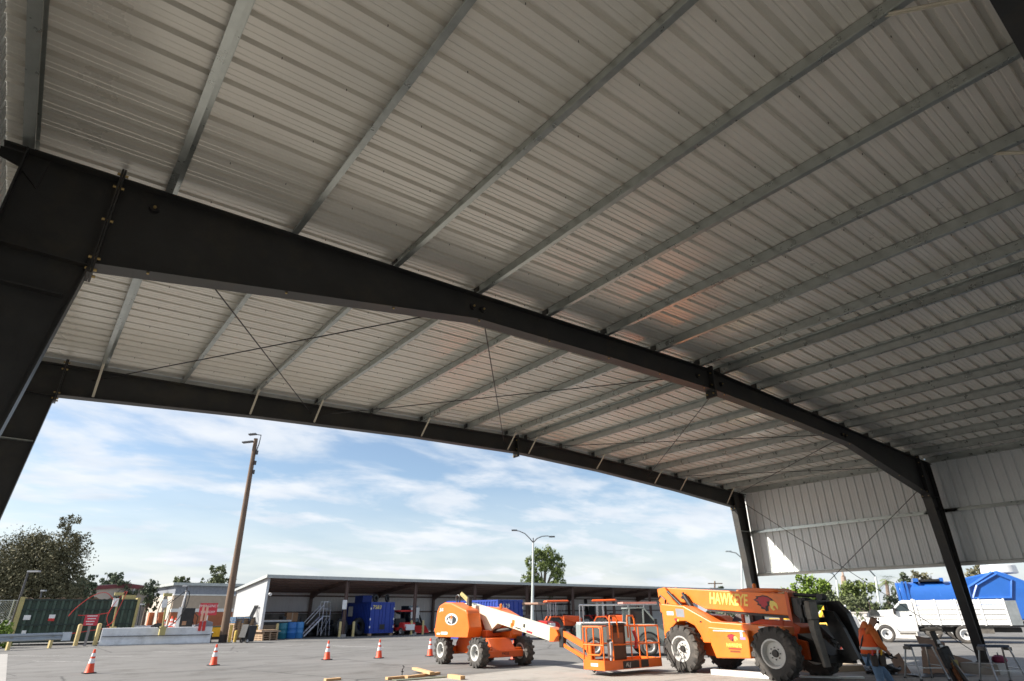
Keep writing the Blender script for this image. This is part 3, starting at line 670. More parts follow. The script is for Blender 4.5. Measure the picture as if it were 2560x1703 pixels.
hp2, H2, l2 = hosepost(398, (420,1483), 'khaki hose post in the middle of the white barrier, with black hoses', 1)
b = MB(); b.tube([(l2.x*.8,0,H2-.8),(-.2,0,3.0),(-.5,-.05,2.0),(-.35,-.1,1.1),(0,-.1,.9)], .028, 6, cr=6); b.tube([(l2.x*.8,0,H2-.8),(1.0,0,3.2),(1.15,0,2.4),(.7,-.1,1.4),(.1,-.1,.95)], .028, 6, cr=6); b.tube([(l2.x*.8-.1,0,H2-.8),(.2,-.1,2.6),(.05,-.1,1.2)], .022, 6, cr=6); b.obj('hose', M_BLACK, hp2, smooth=True)
# dispenser
t = thing('fuel_dispenser', 'black and white fuel dispenser behind the white barrier', 'dispenser', kp(4.55, .75), krz)
b = MB(); b.bb(-.3,.5,-.3,.3,0,2.15); b.obj('cabinet', M_BLACK, t, bevel=.03)
b = MB(); b.bb(-.52,-.302,-.32,.32,0,2.2); b.obj('side_panel', M_SIGNWHITE, t)
b = MB(); b.bb(-.15,.1,-.34,-.301,1.1,1.35); b.obj('card_reader', mat('copper_plate', (.35,.2,.12), .4, .5), t)
b = MB(); b.tube([(.45,-.32,1.9),(.75,-.4,1.6),(.7,-.4,.9),(.5,-.35,1.3)], .03, 6); b.obj('hose', M_BLACK, t, smooth=True)
t = thing('hose_reel', 'low dark reel and junk on the fuel island', 'hose reel', kp(3.0, .8), krz)
b = MB(); b.cyl((0,-.2,.75),(0,.2,.75),.5,n=16); b.obj('drum', M_BLACK, t)
b = MB(); b.bb(-.6,.6,-.25,-.21,0,.8); b.bb(-.6,.6,.21,.25,0,.8); b.obj('frame', M_GREYSTEEL, t)
t = thing('cart', 'grey utility cart behind the right end of the white barrier', 'cart', kp(5.7,.8), krz)
b = MB(); b.prism([(-.5,.75),(.6,.75),(.6,1.25),(.1,1.4),(-.5,1.05)], -.35,.35,'xz'); b.obj('body', M_BLUEGREY, t, bevel=.03)
for sx in (-.35,.4): wheel(t, (sx,-.4,.3), .3, .14, .16); wheel(t, (sx,.4,.3), .3, .14, .16, out=1)
b = MB(); b.bb(-.3,.5,-.03,.03,.3,.8); b.obj('frame', M_BLACK, t)
for i, (x, y, sc) in enumerate(((3.35,1.3,1.15),(3.72,1.5,1.45),(3.98,1.2,1.3),(4.25,1.1,1.35))):
    lab = ['short red-white cone, leftmost on the fuel island','tall banded cone second from left on the fuel island','banded cone third from left on the fuel island','banded cone beside the black fuel dispenser'][i]
    o = dup(c0, kp(x, y, .62), 0, lab, 'traffic cones on the fuel island'); o.scale = (sc,sc,sc)
t = thing('island_plinth', 'raised concrete plinth of the fuel island behind the barrier', 'plinth', kp(2.2,1.3), krz); b = MB(); b.bb(-.2,4.2,-.75,.75,0,.6); b.obj('slab', M_CONC, t); b = MB(); b.bb(-.25,4.25,-.8,.8,.6,.619); b.obj('coping', M_WCONC, t)
for i, x in enumerate((5.78, 6.02)):
    t = thing('delineator_post', ('left' if i == 0 else 'right')+' of two white and orange posts at the end of the white barrier', 'delineator', kp(x-.25, -.02, .0), krz)
    b = MB(); b.bb(-.07,.07,-.06,.06,1.0,2.35-.1*i); b.obj('post', mat('faded_orange_plastic', (.72,.42,.30), .6), t)
    b = MB(); b.bb(-.09,.09,-.16,-.121,.75,1.3); b.bb(-.09,.09,-.16,.08,1.26,1.33); b.obj('bracket', M_RED, t)
# signs
def sign(px, py, ptop, lab, w, h, lines, mpost, size):
    base = XY(G(px, py)); d = math.hypot(base.x-CAM.x, base.y-CAM.y); tp = D(ptop[0], ptop[1], d); t = thing('sign', lab, 'sign', base, R(-8))
    b = MB(); b.bb(-.07,.07,-.05,.05,-.05,tp.z-h*.9); b.obj('post', mpost, t)
    b = MB(); b.bb(-w/2,w/2,-.09,-.06,tp.z-h,tp.z); pn = b.obj('panel', M_SIGNRED, t)
    for i, ln in enumerate(lines):
        if ln.startswith('-'): q = MB(); q.bb(-w*.36+.05*(i%2), w*.36-.04*i, -.094, -.0905, tp.z-h*(.62+i)/len(lines), tp.z-h*(.32+i)/len(lines)); q.obj('lettering_line', M_SIGNWHITE, pn); continue
        text('lettering', ln, size, M_SIGNWHITE, pn, (0,-.093,tp.z-h*(.5+i)/len(lines)), (R(90),0,0), .002)
    return t
sign(211, 1616, (231,1537), 'small red notice board on a grey wooden post', .75, .62, ('-','-','-','-'), mat('grey_wood', (.25,.23,.22), .85), .15)
sg = sign(506, 1600, (512,1508), 'red emergency sign with white lettering above the white barrier', 1.25, .85, ('EMERGENCY','SHUTOFF'), M_SIGNWHITE, .24)
t = thing('sign_post', 'bare white metal post left of the black fuel dispenser', 'post', kp(4.0, 2.6)); b = MB(); b.cyl((0,0,0),(.25,0,3.3),.05,n=8); b.obj('shaft', M_SIGNWHITE, t); b = MB(); b.bb(-.12,.12,-.12,.12,0,.03); b.obj('foot', M_DARKP, t)

# ------------------------------------------------------------------ green dumpster
da, db_ = XY(D(38,1560,53)), XY(D(336,1560,53)); dd = (db_-da).normalized(); dl = (db_-da).length; drz = math.atan2(dd.y, dd.x)
t = thing('roll_off_dumpster', 'long dark green ribbed dumpster full of dirt', 'dumpster', da, drz); H = 2.75
b = MB(); b.bb(0,dl,0,.1,.15,H); b.bb(0,dl,2.3,2.4,.15,H); b.bb(0,dl,.1,2.3,.15,.3); b.obj('body', M_DGREEN, t)
n = 15
for i in range(1, n): b = MB(); x = dl*i/n; b.bb(x-.07,x+.07,-.11,-.002,.15,H); b.obj('rib', mat('lighter_green_rib',(.045,.078,.056),.6,0,.2,3), t)
for z in (.15, 1.15, 2.05, H-.1): b = MB(); b.bb(0,dl,-.115,-.003,z,z+.1); b.obj('rail', mat('darker_green', (.018,.035,.028), .6), t)
for x in (0, dl): b = MB(); b.bb(x-.14,x+.02 if x else x+.12,-.13,2.4,.1,H+.12); b.obj('end_frame', M_KHAKI, t)
b = MB()
xs = [dl*i/40 for i in range(41)]
for i in range(40): b.prism([(xs[i], H-.35),(xs[i+1], H-.35),(xs[i+1], H+.04+.12*math.sin(i*1.7)*math.sin(i*.6)),(xs[i], H+.04+.12*math.sin((i-1)*1.7)*math.sin((i-1)*.6))], .1, 2.3, 'xz')
tag(b.obj('dirt_load', mat('brown_dirt', (.20,.13,.08), .95, 0, .4, 6, .5, 15), t), None, kind='stuff')
b = MB(); b.bb(dl*.05,dl*.105,-.125,-.1,1.5,1.78); b.obj('sticker', M_SIGNWHITE, t)
b = MB(); b.bb(dl*.25,dl*.30,-.125,-.1,1.42,1.8); s_ = b.obj('sticker', M_SIGNWHITE, t); b = MB(); b.bb(dl*.25,dl*.3,-.13,-.126,1.42,1.58); b.obj('red_patch', M_RED, s_)
b = MB(); b.bb(dl*.07,dl*.105,-.125,-.1,.7,.88); b.obj('sticker', M_SIGNWHITE, t)
b = MB(); b.bb(dl-1.1,dl-.3,0,.6,H-.02,H+.28); b.obj('tarp_roller', M_KHAKI, t)

# ------------------------------------------------------------------ chain-link fence and items far left
fa, fb = XY(D(-30,1560,56)), XY(D(62,1560,56)); fd = fb-fa; fl = fd.length; frz = math.atan2(fd.y, fd.x)
t = thing('chain_link_fence', 'grey chain-link fence at the far left behind the dumpster', 'fence', fa, frz)
for x in (0.02, fl*.5, fl): b = MB(); b.cyl((x,0,0),(x,0,2.75),.04,n=8); b.obj('post', M_GALV, t)
b = MB(); b.cyl((0,0,2.7),(fl,0,2.7),.03,n=6); b.obj('top_rail', M_GALV, t)
b = MB(); k = 0; s_ = .14
x = -2.7
while x < fl:
    for sg_ in (1, -1):
        x0, x1 = x, x+2.6; z0, z1 = (.05, 2.65) if sg_ > 0 else (2.65, .05)
        if x0 < 0: z0 += (0-x0)*(z1-z0)/2.6; x0 = 0
        if x1 > fl: z1 -= (x1-fl)*(z1-z0)/(x1-x0); x1 = fl
        if x1 > x0+.05: b.bar((x0,0,z0),(x1,0,z1),.012,.012)
    x += s_
b.obj('wire_mesh', M_GALV, t)
def lamp(px, py, dist, ptop, lab, arm, m=M_DARKP, r=.07):
    base = XY(D(px, py, dist)); tp = D(ptop[0], ptop[1], dist); t = thing('lamp_post', lab, 'lamp post', base); lean = tp-base
    b = MB(); b.tube([(0,0,-.02),(lean.x,lean.y,lean.z)], r*1.2, 8, r*.8); b.obj('shaft', m, t, smooth=True)
    b = MB(); b.box((lean.x+arm*.5*RT.x, lean.y+arm*.5*RT.y, lean.z+.03), (abs(arm), .28, .1), rz=math.atan2(RT.y, RT.x)); b.obj('lamp_head', mat('lamp_grey', (.35,.36,.38), .5), t)
    b = MB(); b.box((0,0,.15),(.3,.3,.3)); b.obj('footing', M_CONC, t)
    return t
lamp(28,1560,54,(71,1430),'dark lamp post with a short arm at the far left', .75)
lamp(96,1560,62,(104,1478),'grey lamp post in front of the big left tree', .3)
lamp(458,1560,62,(468,1466),'dark lamp post in front of the block building', -.35)
lamp(346,1560,60,(352,1512),'small lamp with a round head right of the dumpster', .25)

# ------------------------------------------------------------------ by the shed end wall
t = thing('wheeled_bin', 'black wheeled rubbish bin in front of the shed corner', 'bin', XY(G(619,1607)), R(20))
b = MB(); b.add([(-.26,-.27,.06),(.26,-.27,.06),(.26,.27,.06),(-.26,.27,.06),(-.33,-.36,1.02),(.33,-.36,1.02),(.33,.36,1.02),(-.33,.36,1.02)], [(0,3,2,1),(4,5,6,7),(0,1,5,4),(1,2,6,5),(2,3,7,6),(3,0,4,7)]); b.obj('body', M_PLAST, t, bevel=.03)
b = MB(); b.box((-.42,0,.72),(.06,.66,.8),ry=R(12)); b.obj('lid', M_PLAST, t)
b = MB(); b.bb(-.37,.37,-.40,.40,.98,1.04); b.obj('rim_edge', M_PLAST, t)
for s_ in (-1,1): wheel(t, (-.28, s_*.3, .13), .13, .07, .06, out=s_)
t = thing('plywood_crate', 'large tan plywood crate with a slanting lid beside the bin', 'crate', XY(G(600,1599)), R(25))
b = MB(); b.prism([(-.9,.15),(.9,.15),(.9,1.5),(-.9,1.25)], -.6,.6,'xz'); b.obj('body', M_PLY, t)
b = MB(); b.prism([(-1.0,1.26),(1.0,1.535),(1.0,1.6),(-1.0,1.32)], -.68,.68,'xz'); b.obj('lid', mat('grey_felt', (.16,.15,.14), .9), t)
for x in (-.8,0,.8): b = MB(); b.bb(x-.06,x+.06,-.63,-.601,.15,1.26); b.obj('batten', M_PALLET, t)
for x in (-.7,.7): b = MB(); b.bb(x-.1,x+.1,-.6,.6,0,.15); b.obj('skid', M_PALLET, t)
def pallet_parts(t, z, m=None, rot=0, blocks=None):
    for y in (-.5,-.25,0,.25,.5): b = MB(); b.bb(-.6,.6,y-.06,y+.06,z+.12,z+.14); b.obj('deck_board', m or M_PALLET, t)
    for x in (-.54,0,.54): b = MB(); b.bb(x-.05,x+.05,-.56,.56,z+.02,z+.12); b.obj('stringer', blocks or m or M_PALLET, t)
    for y in (-.5,0,.5): b = MB(); b.bb(-.6,.6,y-.06,y+.06,z,z+.02); b.obj('bottom_board', m or M_PALLET, t)
M_BLUEP = mat('blue_pallet', (.03,.11,.22), .8, 0, .2, 5)
ORD = ['first','second','third','fourth','fifth','sixth','seventh','eighth','ninth','tenth','eleventh']
def pallets(p, rz, n, lab, cover=None, blocks=None, first=0.0):
    for i in range(n):
        l = lab if n == 1 else lab+(', lowest' if i == 0 else (', topmost' if i == n-1 else ', '+ORD[i]+' from the bottom'))
        t = thing('pallet', l, 'pallet', (p.x, p.y, first+i*.142), rz+random.uniform(-.04,.04), 'wooden pallets by the shed'); pallet_parts(t, 0, None, 0, blocks if i >= n-3 else None)
pp = XY(G(664,1601)); pallets(pp, R(12), 4, 'wooden pallet in the low stack at the shed corner', blocks=None)
t = thing('plywood_sheet', 'tan plywood sheet lying on the low pallet stack', 'board', (pp.x, pp.y, .57), R(12)); b = MB(); b.bb(-.75,.75,-.62,.62,0,.05); b.obj('sheet', M_PLY, t); b = MB(); b.bb(-.7,.6,-.5,.5,.05,.13); b.obj('board_pile', M_PALLET, t)
pp = shp(-1.1, 1.6); pallets(pp, R(8), 11, 'wooden pallet in the tall stack by the shed end wall', blocks=M_BLUEP)
pp = shp(-3.4, 4.2); pallets(pp, R(8), 7, 'wooden pallet in the stack behind the utility pole')
t = thing('skip', 'yellow skip behind the utility pole', 'skip', XY(D(543,1590,56)), R(5)); t.scale = (.55,.55,.6); b = MB(); b.prism([(-1.2,.3),(1.2,.3),(1.5,1.4),(-1.5,1.4)], -.8,.8,'xz'); b.obj('body', M_YELB, t); b = MB(); b.bb(-1.55,1.55,-.86,.86,1.4,1.52); b.obj('rim', M_DGREEN, t); b = MB(); b.bb(-1,1,-.7,.7,0,.3); b.obj('skids', M_BLACK, t)
t = thing('steel_grate', 'black slatted steel grate leaning on the shed end wall', 'grate', shp(-.95,.9), SA)
for i in range(7): b = MB(); b.bar((0,.13*i,.02),(.82,.13*i,2.35),.03,.05); b.obj('slat', M_BLACK, t)
b = MB(); b.bar((.05,-.05,.1),(.05,.85,.1),.05,.06); b.bar((.8,-.05,2.3),(.8,.85,2.3),.05,.06); b.bar((.42,-.05,1.2),(.42,.85,1.2),.05,.06); b.obj('frame', M_BLACK, t)

# ------------------------------------------------------------------ inside the shed
def barrel(p, m, lab, r=.3, h=.9):
    t = thing('plastic_drum', lab, 'drum', p, 0, 'plastic drums in the shed'); b = MB(); b.lathe([(r*.93,0),(r,.05),(r,h*.33),(r*1.03,h*.35),(r,h*.37),(r,h*.63),(r*1.03,h*.65),(r,h*.67),(r,h-.05),(r*.93,h)], 20); b.obj('body', m, t, smooth=True)
    b = MB(); b.lathe([(r*.9,h),(r*.9,h-.02)], 16); b.cyl((r*.5,0,h-.01),(r*.5,0,h+.02),.04,n=8); b.obj('lid', m, t)
barrel(shp(1.95,.75), M_TEAL, 'teal plastic drum, leftmost of three by the pallets', .36, 1.1); barrel(shp(2.6,.6), M_BARREL, 'bright blue plastic drum in the middle of three', .36, 1.15); barrel(shp(3.25,.8), mat('pale_blue_plastic',(.05,.22,.5),.4), 'paler blue plastic drum, rightmost of three', .36, 1.15)
t = thing('cardboard_carton', 'brown cardboard carton on a shelf behind the blue drums', 'carton', shp(3.1,2.4)+Vector((0,0,1.18)), 0); b = MB(); b.bb(-.45,.45,-.3,.3,0,.65); b.obj('box', mat('brown_carton',(.30,.17,.09),.9), t); b = MB(); b.bb(-.04,.04,-.302,.302,-.002,.654); b.obj('tape', M_PLY, t)
t = thing('storage_rack', 'dark storage rack with timber in the left shed bay', 'rack', shp(1.95,2.6), SA)
for x in (-1.9,1.9):
    for y in (-.5,.5): b = MB(); b.bb(x-.05,x+.05,y-.05,y+.05,0,1.45); b.obj('upright', M_BLACK, t)
for z in (.5,1.1): b = MB(); b.bb(-1.95,2.3,-.55,.55,z,z+.08); b.obj('shelf', M_BLACK, t)
for i in range(6): b = MB(); b.bb(-1.8+.1*i,1.2+.15*(i%3),-.5+.18*i,-.36+.18*i,1.18,1.3+.03*(i%2)); b.obj('timber', M_PALLET if i%2 else M_SIGNWHITE, t)
b = MB(); b.bb(-1.2,.3,-.45,.3,.58,.95); b.obj('crate', M_PALLET, t); b = MB(); b.bb(.4,1.9,-.45,.4,1.18,1.55); b.obj('bundle', M_PLAST, t)
# rolling stair
t = thing('rolling_ladder', 'silver rolling stair ladder at the second shed bay', 'ladder', shp(3.75,1.5), SA); 
for y in (-.35,.35):
    b = MB(); b.bar((.1,y,.1),(1.5,y,1.5),.05,.1); b.bar((1.5,y,.1),(1.5,y,2.65),.04,.04); b.bar((2.2,y,.1),(2.05,y,2.65),.04,.04); b.bar((.2,y,1.0),(1.5,y,2.4),.04,.04); b.bar((1.5,y,2.63),(2.05,y,2.63),.04,.04); b.bar((1.5,y,2.1),(2.1,y,2.1),.03,.03); b.bar((1.5,y,.2),(2.1,y,1.4),.03,.03); b.obj('side_frame', M_CHROME, t)
for i in range(6): b = MB(); b.bb(.15+.24*i,.35+.24*i,-.34,.34,.2+.24*i,.23+.24*i); b.obj('step', M_CHROME, t)
b = MB(); b.bb(1.48,2.12,-.36,.36,1.52,1.57); b.obj('platform', mat('pale_grey_metal',(.5,.52,.53),.5), t)
# tyres
ty0 = None
spots = [(7.7,3.2,0.0),(7.7,3.2,.42),(9.0,3.0,0),(9.0,3.0,.42),(10.3,3.4,0),(10.2,3.3,.42),(6.9,4.6,0),(6.9,4.6,.42),(8.4,5.0,0),(8.4,5.0,.42),(8.4,5.0,.84)]
for i, (x, y, z) in enumerate(spots):
    lab = 'black tyre '+('at the bottom' if z == 0 else ('on top' if (z > .5 or i < 8) else 'in the middle'))+' of the '+{7.7:'left front',9.0:'middle front',10.3:'right front',10.2:'right front',6.9:'left rear',8.4:'tall rear'}[x]+' stack, second shed bay'
    if ty0 is None:
        ty0 = thing('spare_tyre', lab, 'tyre', shp(x-1.2,y,z), 0, 'tyre pile in the shed'); b = MB()
        b.lathe([(.34,.04),(.42,0),(.62,.02),(.68,.08),(.68,.34),(.62,.4),(.42,.42),(.34,.38),(.34,.04)], 24, close=False); b.obj('tyre_body', M_PLAST, ty0, smooth=True)
        b = MB()
        for q in range(20): tt = 2*math.pi*q/20; b.box((.68*math.cos(tt), .68*math.sin(tt), .21), (.03,.08,.3), rz=tt)
        b.obj('tread', M_PLAST, ty0)
    else: dup(ty0, shp(x-1.2,y,z), i, lab)
for i, (x, y, lab) in enumerate(((8.4,1.6,'large black tyre standing on edge left in the second shed bay'),(9.9,1.5,'large black tyre standing on edge beside the blue container'))):
    o = dup(ty0, shp(x-1.4, y, .68), 0, lab); o.rotation_euler = (R(80),0,R(25))
# containers
def container(p, rz, L, W, H, lab, txt, tc, legs=.0):
    t = thing('shipping_container', lab, 'container', p, rz)
    b = MB(); b.bb(-W/2+.06,W/2-.06,.06,L-.06,legs+.1,H-.05); core = b.obj('body', M_BLUEC, t)
    for sx in (-1,1):
        n = int(L/.28)
        for i in range(n): b = MB(); y = .15+(L-.3)*i/(n-1); x0, x1 = sorted((sx*(W/2-.061), sx*(W/2-.015))); b.bb(x0,x1,y-.06,y+.06,legs+.16,H-.12); b.obj('corrugation', M_BLUEC, core)
    for sx in (-1,1):
        for y in (0, L-.12): b = MB(); x0, x1 = sorted((sx*W/2, sx*(W/2-.12))); b.bb(x0,x1,y,y+.12,legs,H); b.obj('corner_post', M_BLUEC, t)
        for z in (legs, H-.12): b = MB(); x0, x1 = sorted((sx*(W/2-.004), sx*(W/2-.11))); b.bb(x0,x1,.12,L-.12,z+.004,z+.116); b.obj('rail', M_BLUEC, t)
    for z in (legs, H-.12): b = MB(); b.bb(-W/2+.12,W/2-.12,.002,.1,z+.003,z+.117); b.obj('header', M_BLUEC, t)
    for sx in (-1,1):
        x0, x1 = sorted((sx*.015, sx*(W/2-.13))); b = MB(); b.bb(x0,x1,.02,.058,legs+.13,H-.13); dr = b.obj('door', M_BLUEC, t)
        for u in (.3,.75): xx = x0+(x1-x0)*u; b = MB(); b.cyl((xx,-.005,legs+.1),(xx,-.005,H-.1),.025,n=8); b.obj('lock_bar', M_BLUEC, dr)
        for q in range(4): zz = legs+.35+q*(H-legs-.5)/4; b = MB(); b.bb(x0+.05,x1-.05,.004,.019,zz,zz+.08); b.obj('door_rib', M_BLUEC, dr)
        for zz in (legs+.4, legs+1.0, H-.6): b = MB(); b.bb(sx*(W/2-.03)-.05, sx*(W/2-.03)+.05, -.03,-.001,zz,zz+.16); b.obj('hinge', M_SIGNWHITE, t)
    text('number', txt, .42, tc, t, (-W*.24,-.032,H-.42), (R(90),0,0), .002)
    b = MB(); b.bb(-.18,.32,-.012,.003,legs+.28,legs+.68); b.obj('vent', M_BLACK, t)
    if legs:
        for sx in (-1,1):
            for y in (.02, L-.3): b = MB(); b.bb(sx*(W/2-.14)-.12,sx*(W/2-.14)+.12,y,y+.28,0,legs-.002); b.obj('foot_block', M_PALLET, t)
    return t
c1 = container(shp(10.35,.55), SA, 5.6, 2.3, 2.62, 'blue shipping container parked inside the shed beside the red cart', '7583', M_TEXTY, .2)
b = MB(); b.bb(-1.163,-1.152,3.4,4.3,1.5,2.3); b.obj('notice', M_SIGNWHITE, c1)
for i, (x, y) in enumerate(((-.5,.6),(.55,.5))):
    o = dup(ty0, shp(10.35+x, .6+y, 2.62+.30), 0, ('left' if i == 0 else 'right')+' black tyre standing on top of the shed container'); o.rotation_euler = (R(84),0,R(20+15*i)); o.scale = (.46,.46,.46)
t = thing('toolbox', 'blue steel box standing on the shed container', 'box', shp(9.9,3.4,2.625), SA); b = MB(); b.bb(-.5,.4,-.8,.8,0,.5); b.obj('body', M_BLUEC, t, bevel=.02); b = MB(); b.bb(-.52,.42,-.82,.82,.5,.56); b.obj('lid', M_BLUEC, t)
pc2 = XY(G(1277,1600)); c2 = container(pc2, R(6), 5.8, 2.45, 2.55, 'blue shipping container standing behind the orange boom lift', '74 29', M_SIGNWHITE, .0)

# ------------------------------------------------------------------ hawk emblem (flat decal)
def hawk(par, x, y, z, s, tilt=0.0):
    """decal on a face looking towards local -y; s = width"""
    def pl(pts, m, dy, nm='emblem'):
        b = MB(); ct, st = math.cos(tilt), math.sin(tilt)
        b.prism([(x+s*(u*ct+v*st), z+s*(v*ct-u*st)) for u, v in pts], y-dy, y, 'xz'); return b.obj(nm, m, par)
    e = pl([(-.5,.10),(-.36,.17),(-.40,.23),(-.22,.24),(-.10,.28),(.10,.26),(.28,.17),(.40,.05),(.30,-.02),(.20,-.04),(.10,-.12),(.10,-.26),(-.02,-.28),(-.06,-.22),(-.22,-.20),(-.20,-.13),(-.38,-.06),(-.32,-.01)], M_TEXTK, .003)
    pl([(-.44,.10),(-.30,.14),(-.30,.19),(-.10,.24),(.10,.22),(.25,.14),(.20,.08),(.05,.06),(.08,-.05),(-.02,-.12),(-.02,-.21),(-.10,-.15),(-.18,-.13),(-.20,-.06),(-.30,-.02),(-.28,.04)], M_HAWK, .005)
    pl([(.20,.10),(.34,.10),(.46,.02),(.50,-.10),(.47,-.20),(.40,-.08),(.32,-.06),(.30,-.14),(.38,-.20),(.30,-.24),(.20,-.16),(.16,-.02)], M_TEXTY, .006)

# ------------------------------------------------------------------ telehandler
tl = thing('telehandler', 'orange telehandler with HAWKEYE on its boom, forks lowered', 'telehandler', (6.12,4.46,0), R(-92.4))
for x in (-1.61, 1.61):
    wheel(tl, (x,-1.03,.66), .655, .38, .36, 16, -1); wheel(tl, (x,1.03,.66), .655, .38, .36, 16, 1)
    b = MB(); b.cyl((x,-.85,.66),(x,.85,.66),.13,n=12); b.box((x,0,.66),(.4,.5,.42)); b.obj('axle', M_BLACK, tl)
b = MB(); b.prism([(-2.15,.62),(-2.4,.72),(-2.42,1.97),(-1.48,1.89),(-.48,1.44),(1.9,1.32),(1.9,1.12),(1.2,1.12),(.88,1.05),(.88,.85),(-.86,.85),(-.93,1.05),(-1.12,1.32),(-1.45,1.45),(-1.8,1.44),(-2.06,1.25),(-2.2,.95)], -1.0, -.42); b.obj('side_body', M_ORANGE, tl, bevel=.025, seg=2)
b = MB(); b.prism([(-.46,.80),(-.33,.46),(.85,.50),(.89,1.22),(-.5,1.30)], -1.17, -1.002); b.obj('engine_door', M_ORANGE, tl, bevel=.03, seg=2)
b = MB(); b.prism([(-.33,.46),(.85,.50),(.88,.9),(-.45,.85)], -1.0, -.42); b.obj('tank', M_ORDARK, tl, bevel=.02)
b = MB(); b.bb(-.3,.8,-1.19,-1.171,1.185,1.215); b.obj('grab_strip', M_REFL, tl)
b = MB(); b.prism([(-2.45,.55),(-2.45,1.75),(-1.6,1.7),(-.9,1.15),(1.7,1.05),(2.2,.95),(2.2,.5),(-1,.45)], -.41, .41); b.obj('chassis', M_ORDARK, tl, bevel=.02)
b = MB(); b.prism([(-2.45,.6),(-2.45,1.7),(-1.2,1.6),(-.3,1.1),(-.3,.7),(-.95,.8),(-1.2,1.35),(-2.0,1.35),(-2.2,.8)], .42, .98); b.obj('fuel_side_body', M_ORANGE, tl, bevel=.02)
b = MB(); b.bb(-2.58,-2.4,-.95,.95,.45,.8); b.obj('rear_bumper', M_BLACK, tl, bevel=.03)
b = MB(); b.prism([(1.9,.5),(2.55,.42),(2.75,.62),(2.3,1.0),(1.9,1.15)], -.35, .35); b.obj('front_frame', M_BLACK, tl, bevel=.02)
b = MB(); b.prism([(1.15,1.0),(1.4,1.36),(1.95,1.36),(2.3,1.0),(2.2,.98),(1.9,1.3),(1.45,1.3),(1.25,.98)], .8, 1.22); b.obj('fender', M_BLACK, tl)
# boom with extension and hydraulics
sl = math.atan2(.32, 4.7)
b = MB(); b.prism([(-2.88,2.02),(-2.88,2.46),(-2.7,2.49),(1.86,2.18),(1.86,1.60),(-1.1,1.80),(-1.5,1.98),(-2.2,2.02)], -.40, .05); boom = b.obj('boom', M_ORANGE, tl, bevel=.02, seg=2)
b = MB(); b.prism([(-1.05,1.74),(-1.05,1.798),(1.86,1.598),(1.86,1.52)], -.36, .01); b.obj('boom_wear_rail', M_BLACK, boom)
b = MB(); b.prism([(1.80,1.52),(1.80,2.24),(1.90,2.23),(1.90,1.42)], -.43, .08); b.obj('boom_collar', M_ORDARK, boom)
b = MB(); b.prism([(1.90,1.66),(1.90,2.10),(2.35,2.06),(2.45,1.85),(2.35,1.5),(2.15,1.45)], -.34, -.01); b.obj('inner_boom', M_BLACK, boom, bevel=.02)
b = MB(); b.cyl((1.95,-.17,2.16),(2.75,-.17,2.10),.055,n=10); b.cyl((2.75,-.3,2.08),(2.75,-.04,2.08),.09,n=10); b.obj('tilt_cylinder', M_BLACK, boom)
hawk(boom, 1.12, -.401, 1.94, .78, sl)
text('lettering', 'HAWKEYE', .46, M_TEXTY, boom, (-.18,-.405,2.06), (R(90),sl,0), .003, .12, .66, .012, .98)
b = MB(); b.cyl((-2.72,-.46,2.38),(-2.72,.12,2.38),.07,n=10); b.cyl((-1.9,-.5,2.16),(-1.9,-.2,2.16),.05,n=10); b.obj('pivot_pin', M_BLACK, tl)
b = MB(); b.prism([(-2.9,1.7),(-2.95,2.45),(-2.6,2.5),(-2.3,2.1),(-1.9,1.75)], -.52, -.42); b.prism([(-2.9,1.7),(-2.95,2.45),(-2.6,2.5),(-2.3,2.1),(-1.9,1.75)], .07, .17); b.obj('boom_bracket', M_ORANGE, tl, bevel=.015)
b = MB(); b.cyl((-1.80,-.50,2.22),(-1.22,-.52,1.42),.085,n=12); b.cyl((-1.86,-.5,2.30),(-1.8,-.5,2.22),.05,n=10); b.obj('lift_cylinder', M_BLACK, tl, smooth=True)
b = MB(); b.cyl((-2.45,-.55,2.36),(-1.80,-.56,1.82),.05,n=10); b.obj('slave_cylinder', M_BLACK, tl, smooth=True)
b = MB(); b.tube([(-2.8,-.5,1.9),(-2.95,-.52,2.1),(-2.8,-.55,2.25),(-2.6,-.55,2.1),(-2.7,-.5,1.85)], .022, 6); b.tube([(-2.7,-.5,1.8),(-2.5,-.57,2.0),(-2.3,-.55,1.85)], .02, 6); b.obj('hydraulic_hose', M_BLACK, tl, smooth=True)
# fork carriage and forks
b = MB(); b.bb(2.30,2.42,-.72,.80,1.42,1.56); b.bb(2.32,2.44,-.72,.80,1.88,2.02); b.bb(2.3,2.42,-.1,.05,1.42,2.02); b.bb(2.28,2.40,-.72,-.6,1.42,2.02); b.bb(2.28,2.4,.68,.8,1.42,2.02); b.obj('fork_carriage', M_BLACK, tl, bevel=.01)
b = MB(); b.bb(2.46,2.62,-.66,-.26,1.5,1.98); b.obj('fork_hanger', M_GREYSTEEL, tl, bevel=.015)
b = MB(); b.prism([(2.44,1.5),(2.64,1.5),(2.62,1.28),(2.72,.36),(2.64,.35),(2.46,1.24)], -.62, -.34); b.obj('fork', M_GREYSTEEL, tl, bevel=.01)
b = MB(); b.prism([(2.46,1.97),(2.74,1.98),(3.0,1.66),(3.18,.94),(3.44,.46),(3.12,.38),(2.84,.9),(2.44,1.25)], .52, .80); b.obj('fork', M_BLACK, tl, bevel=.015)
b = MB(); b.prism([(2.5,1.75),(2.8,1.7),(3.0,1.3),(3.25,.55),(3.05,.5),(2.6,1.2)], .15, .30); b.obj('attachment_plate', M_BLACK, tl)
b = MB(); b.bb(2.3,3.0,.3,.5,.42,.75); b.obj('stabiliser_beam', M_BLACK, tl)
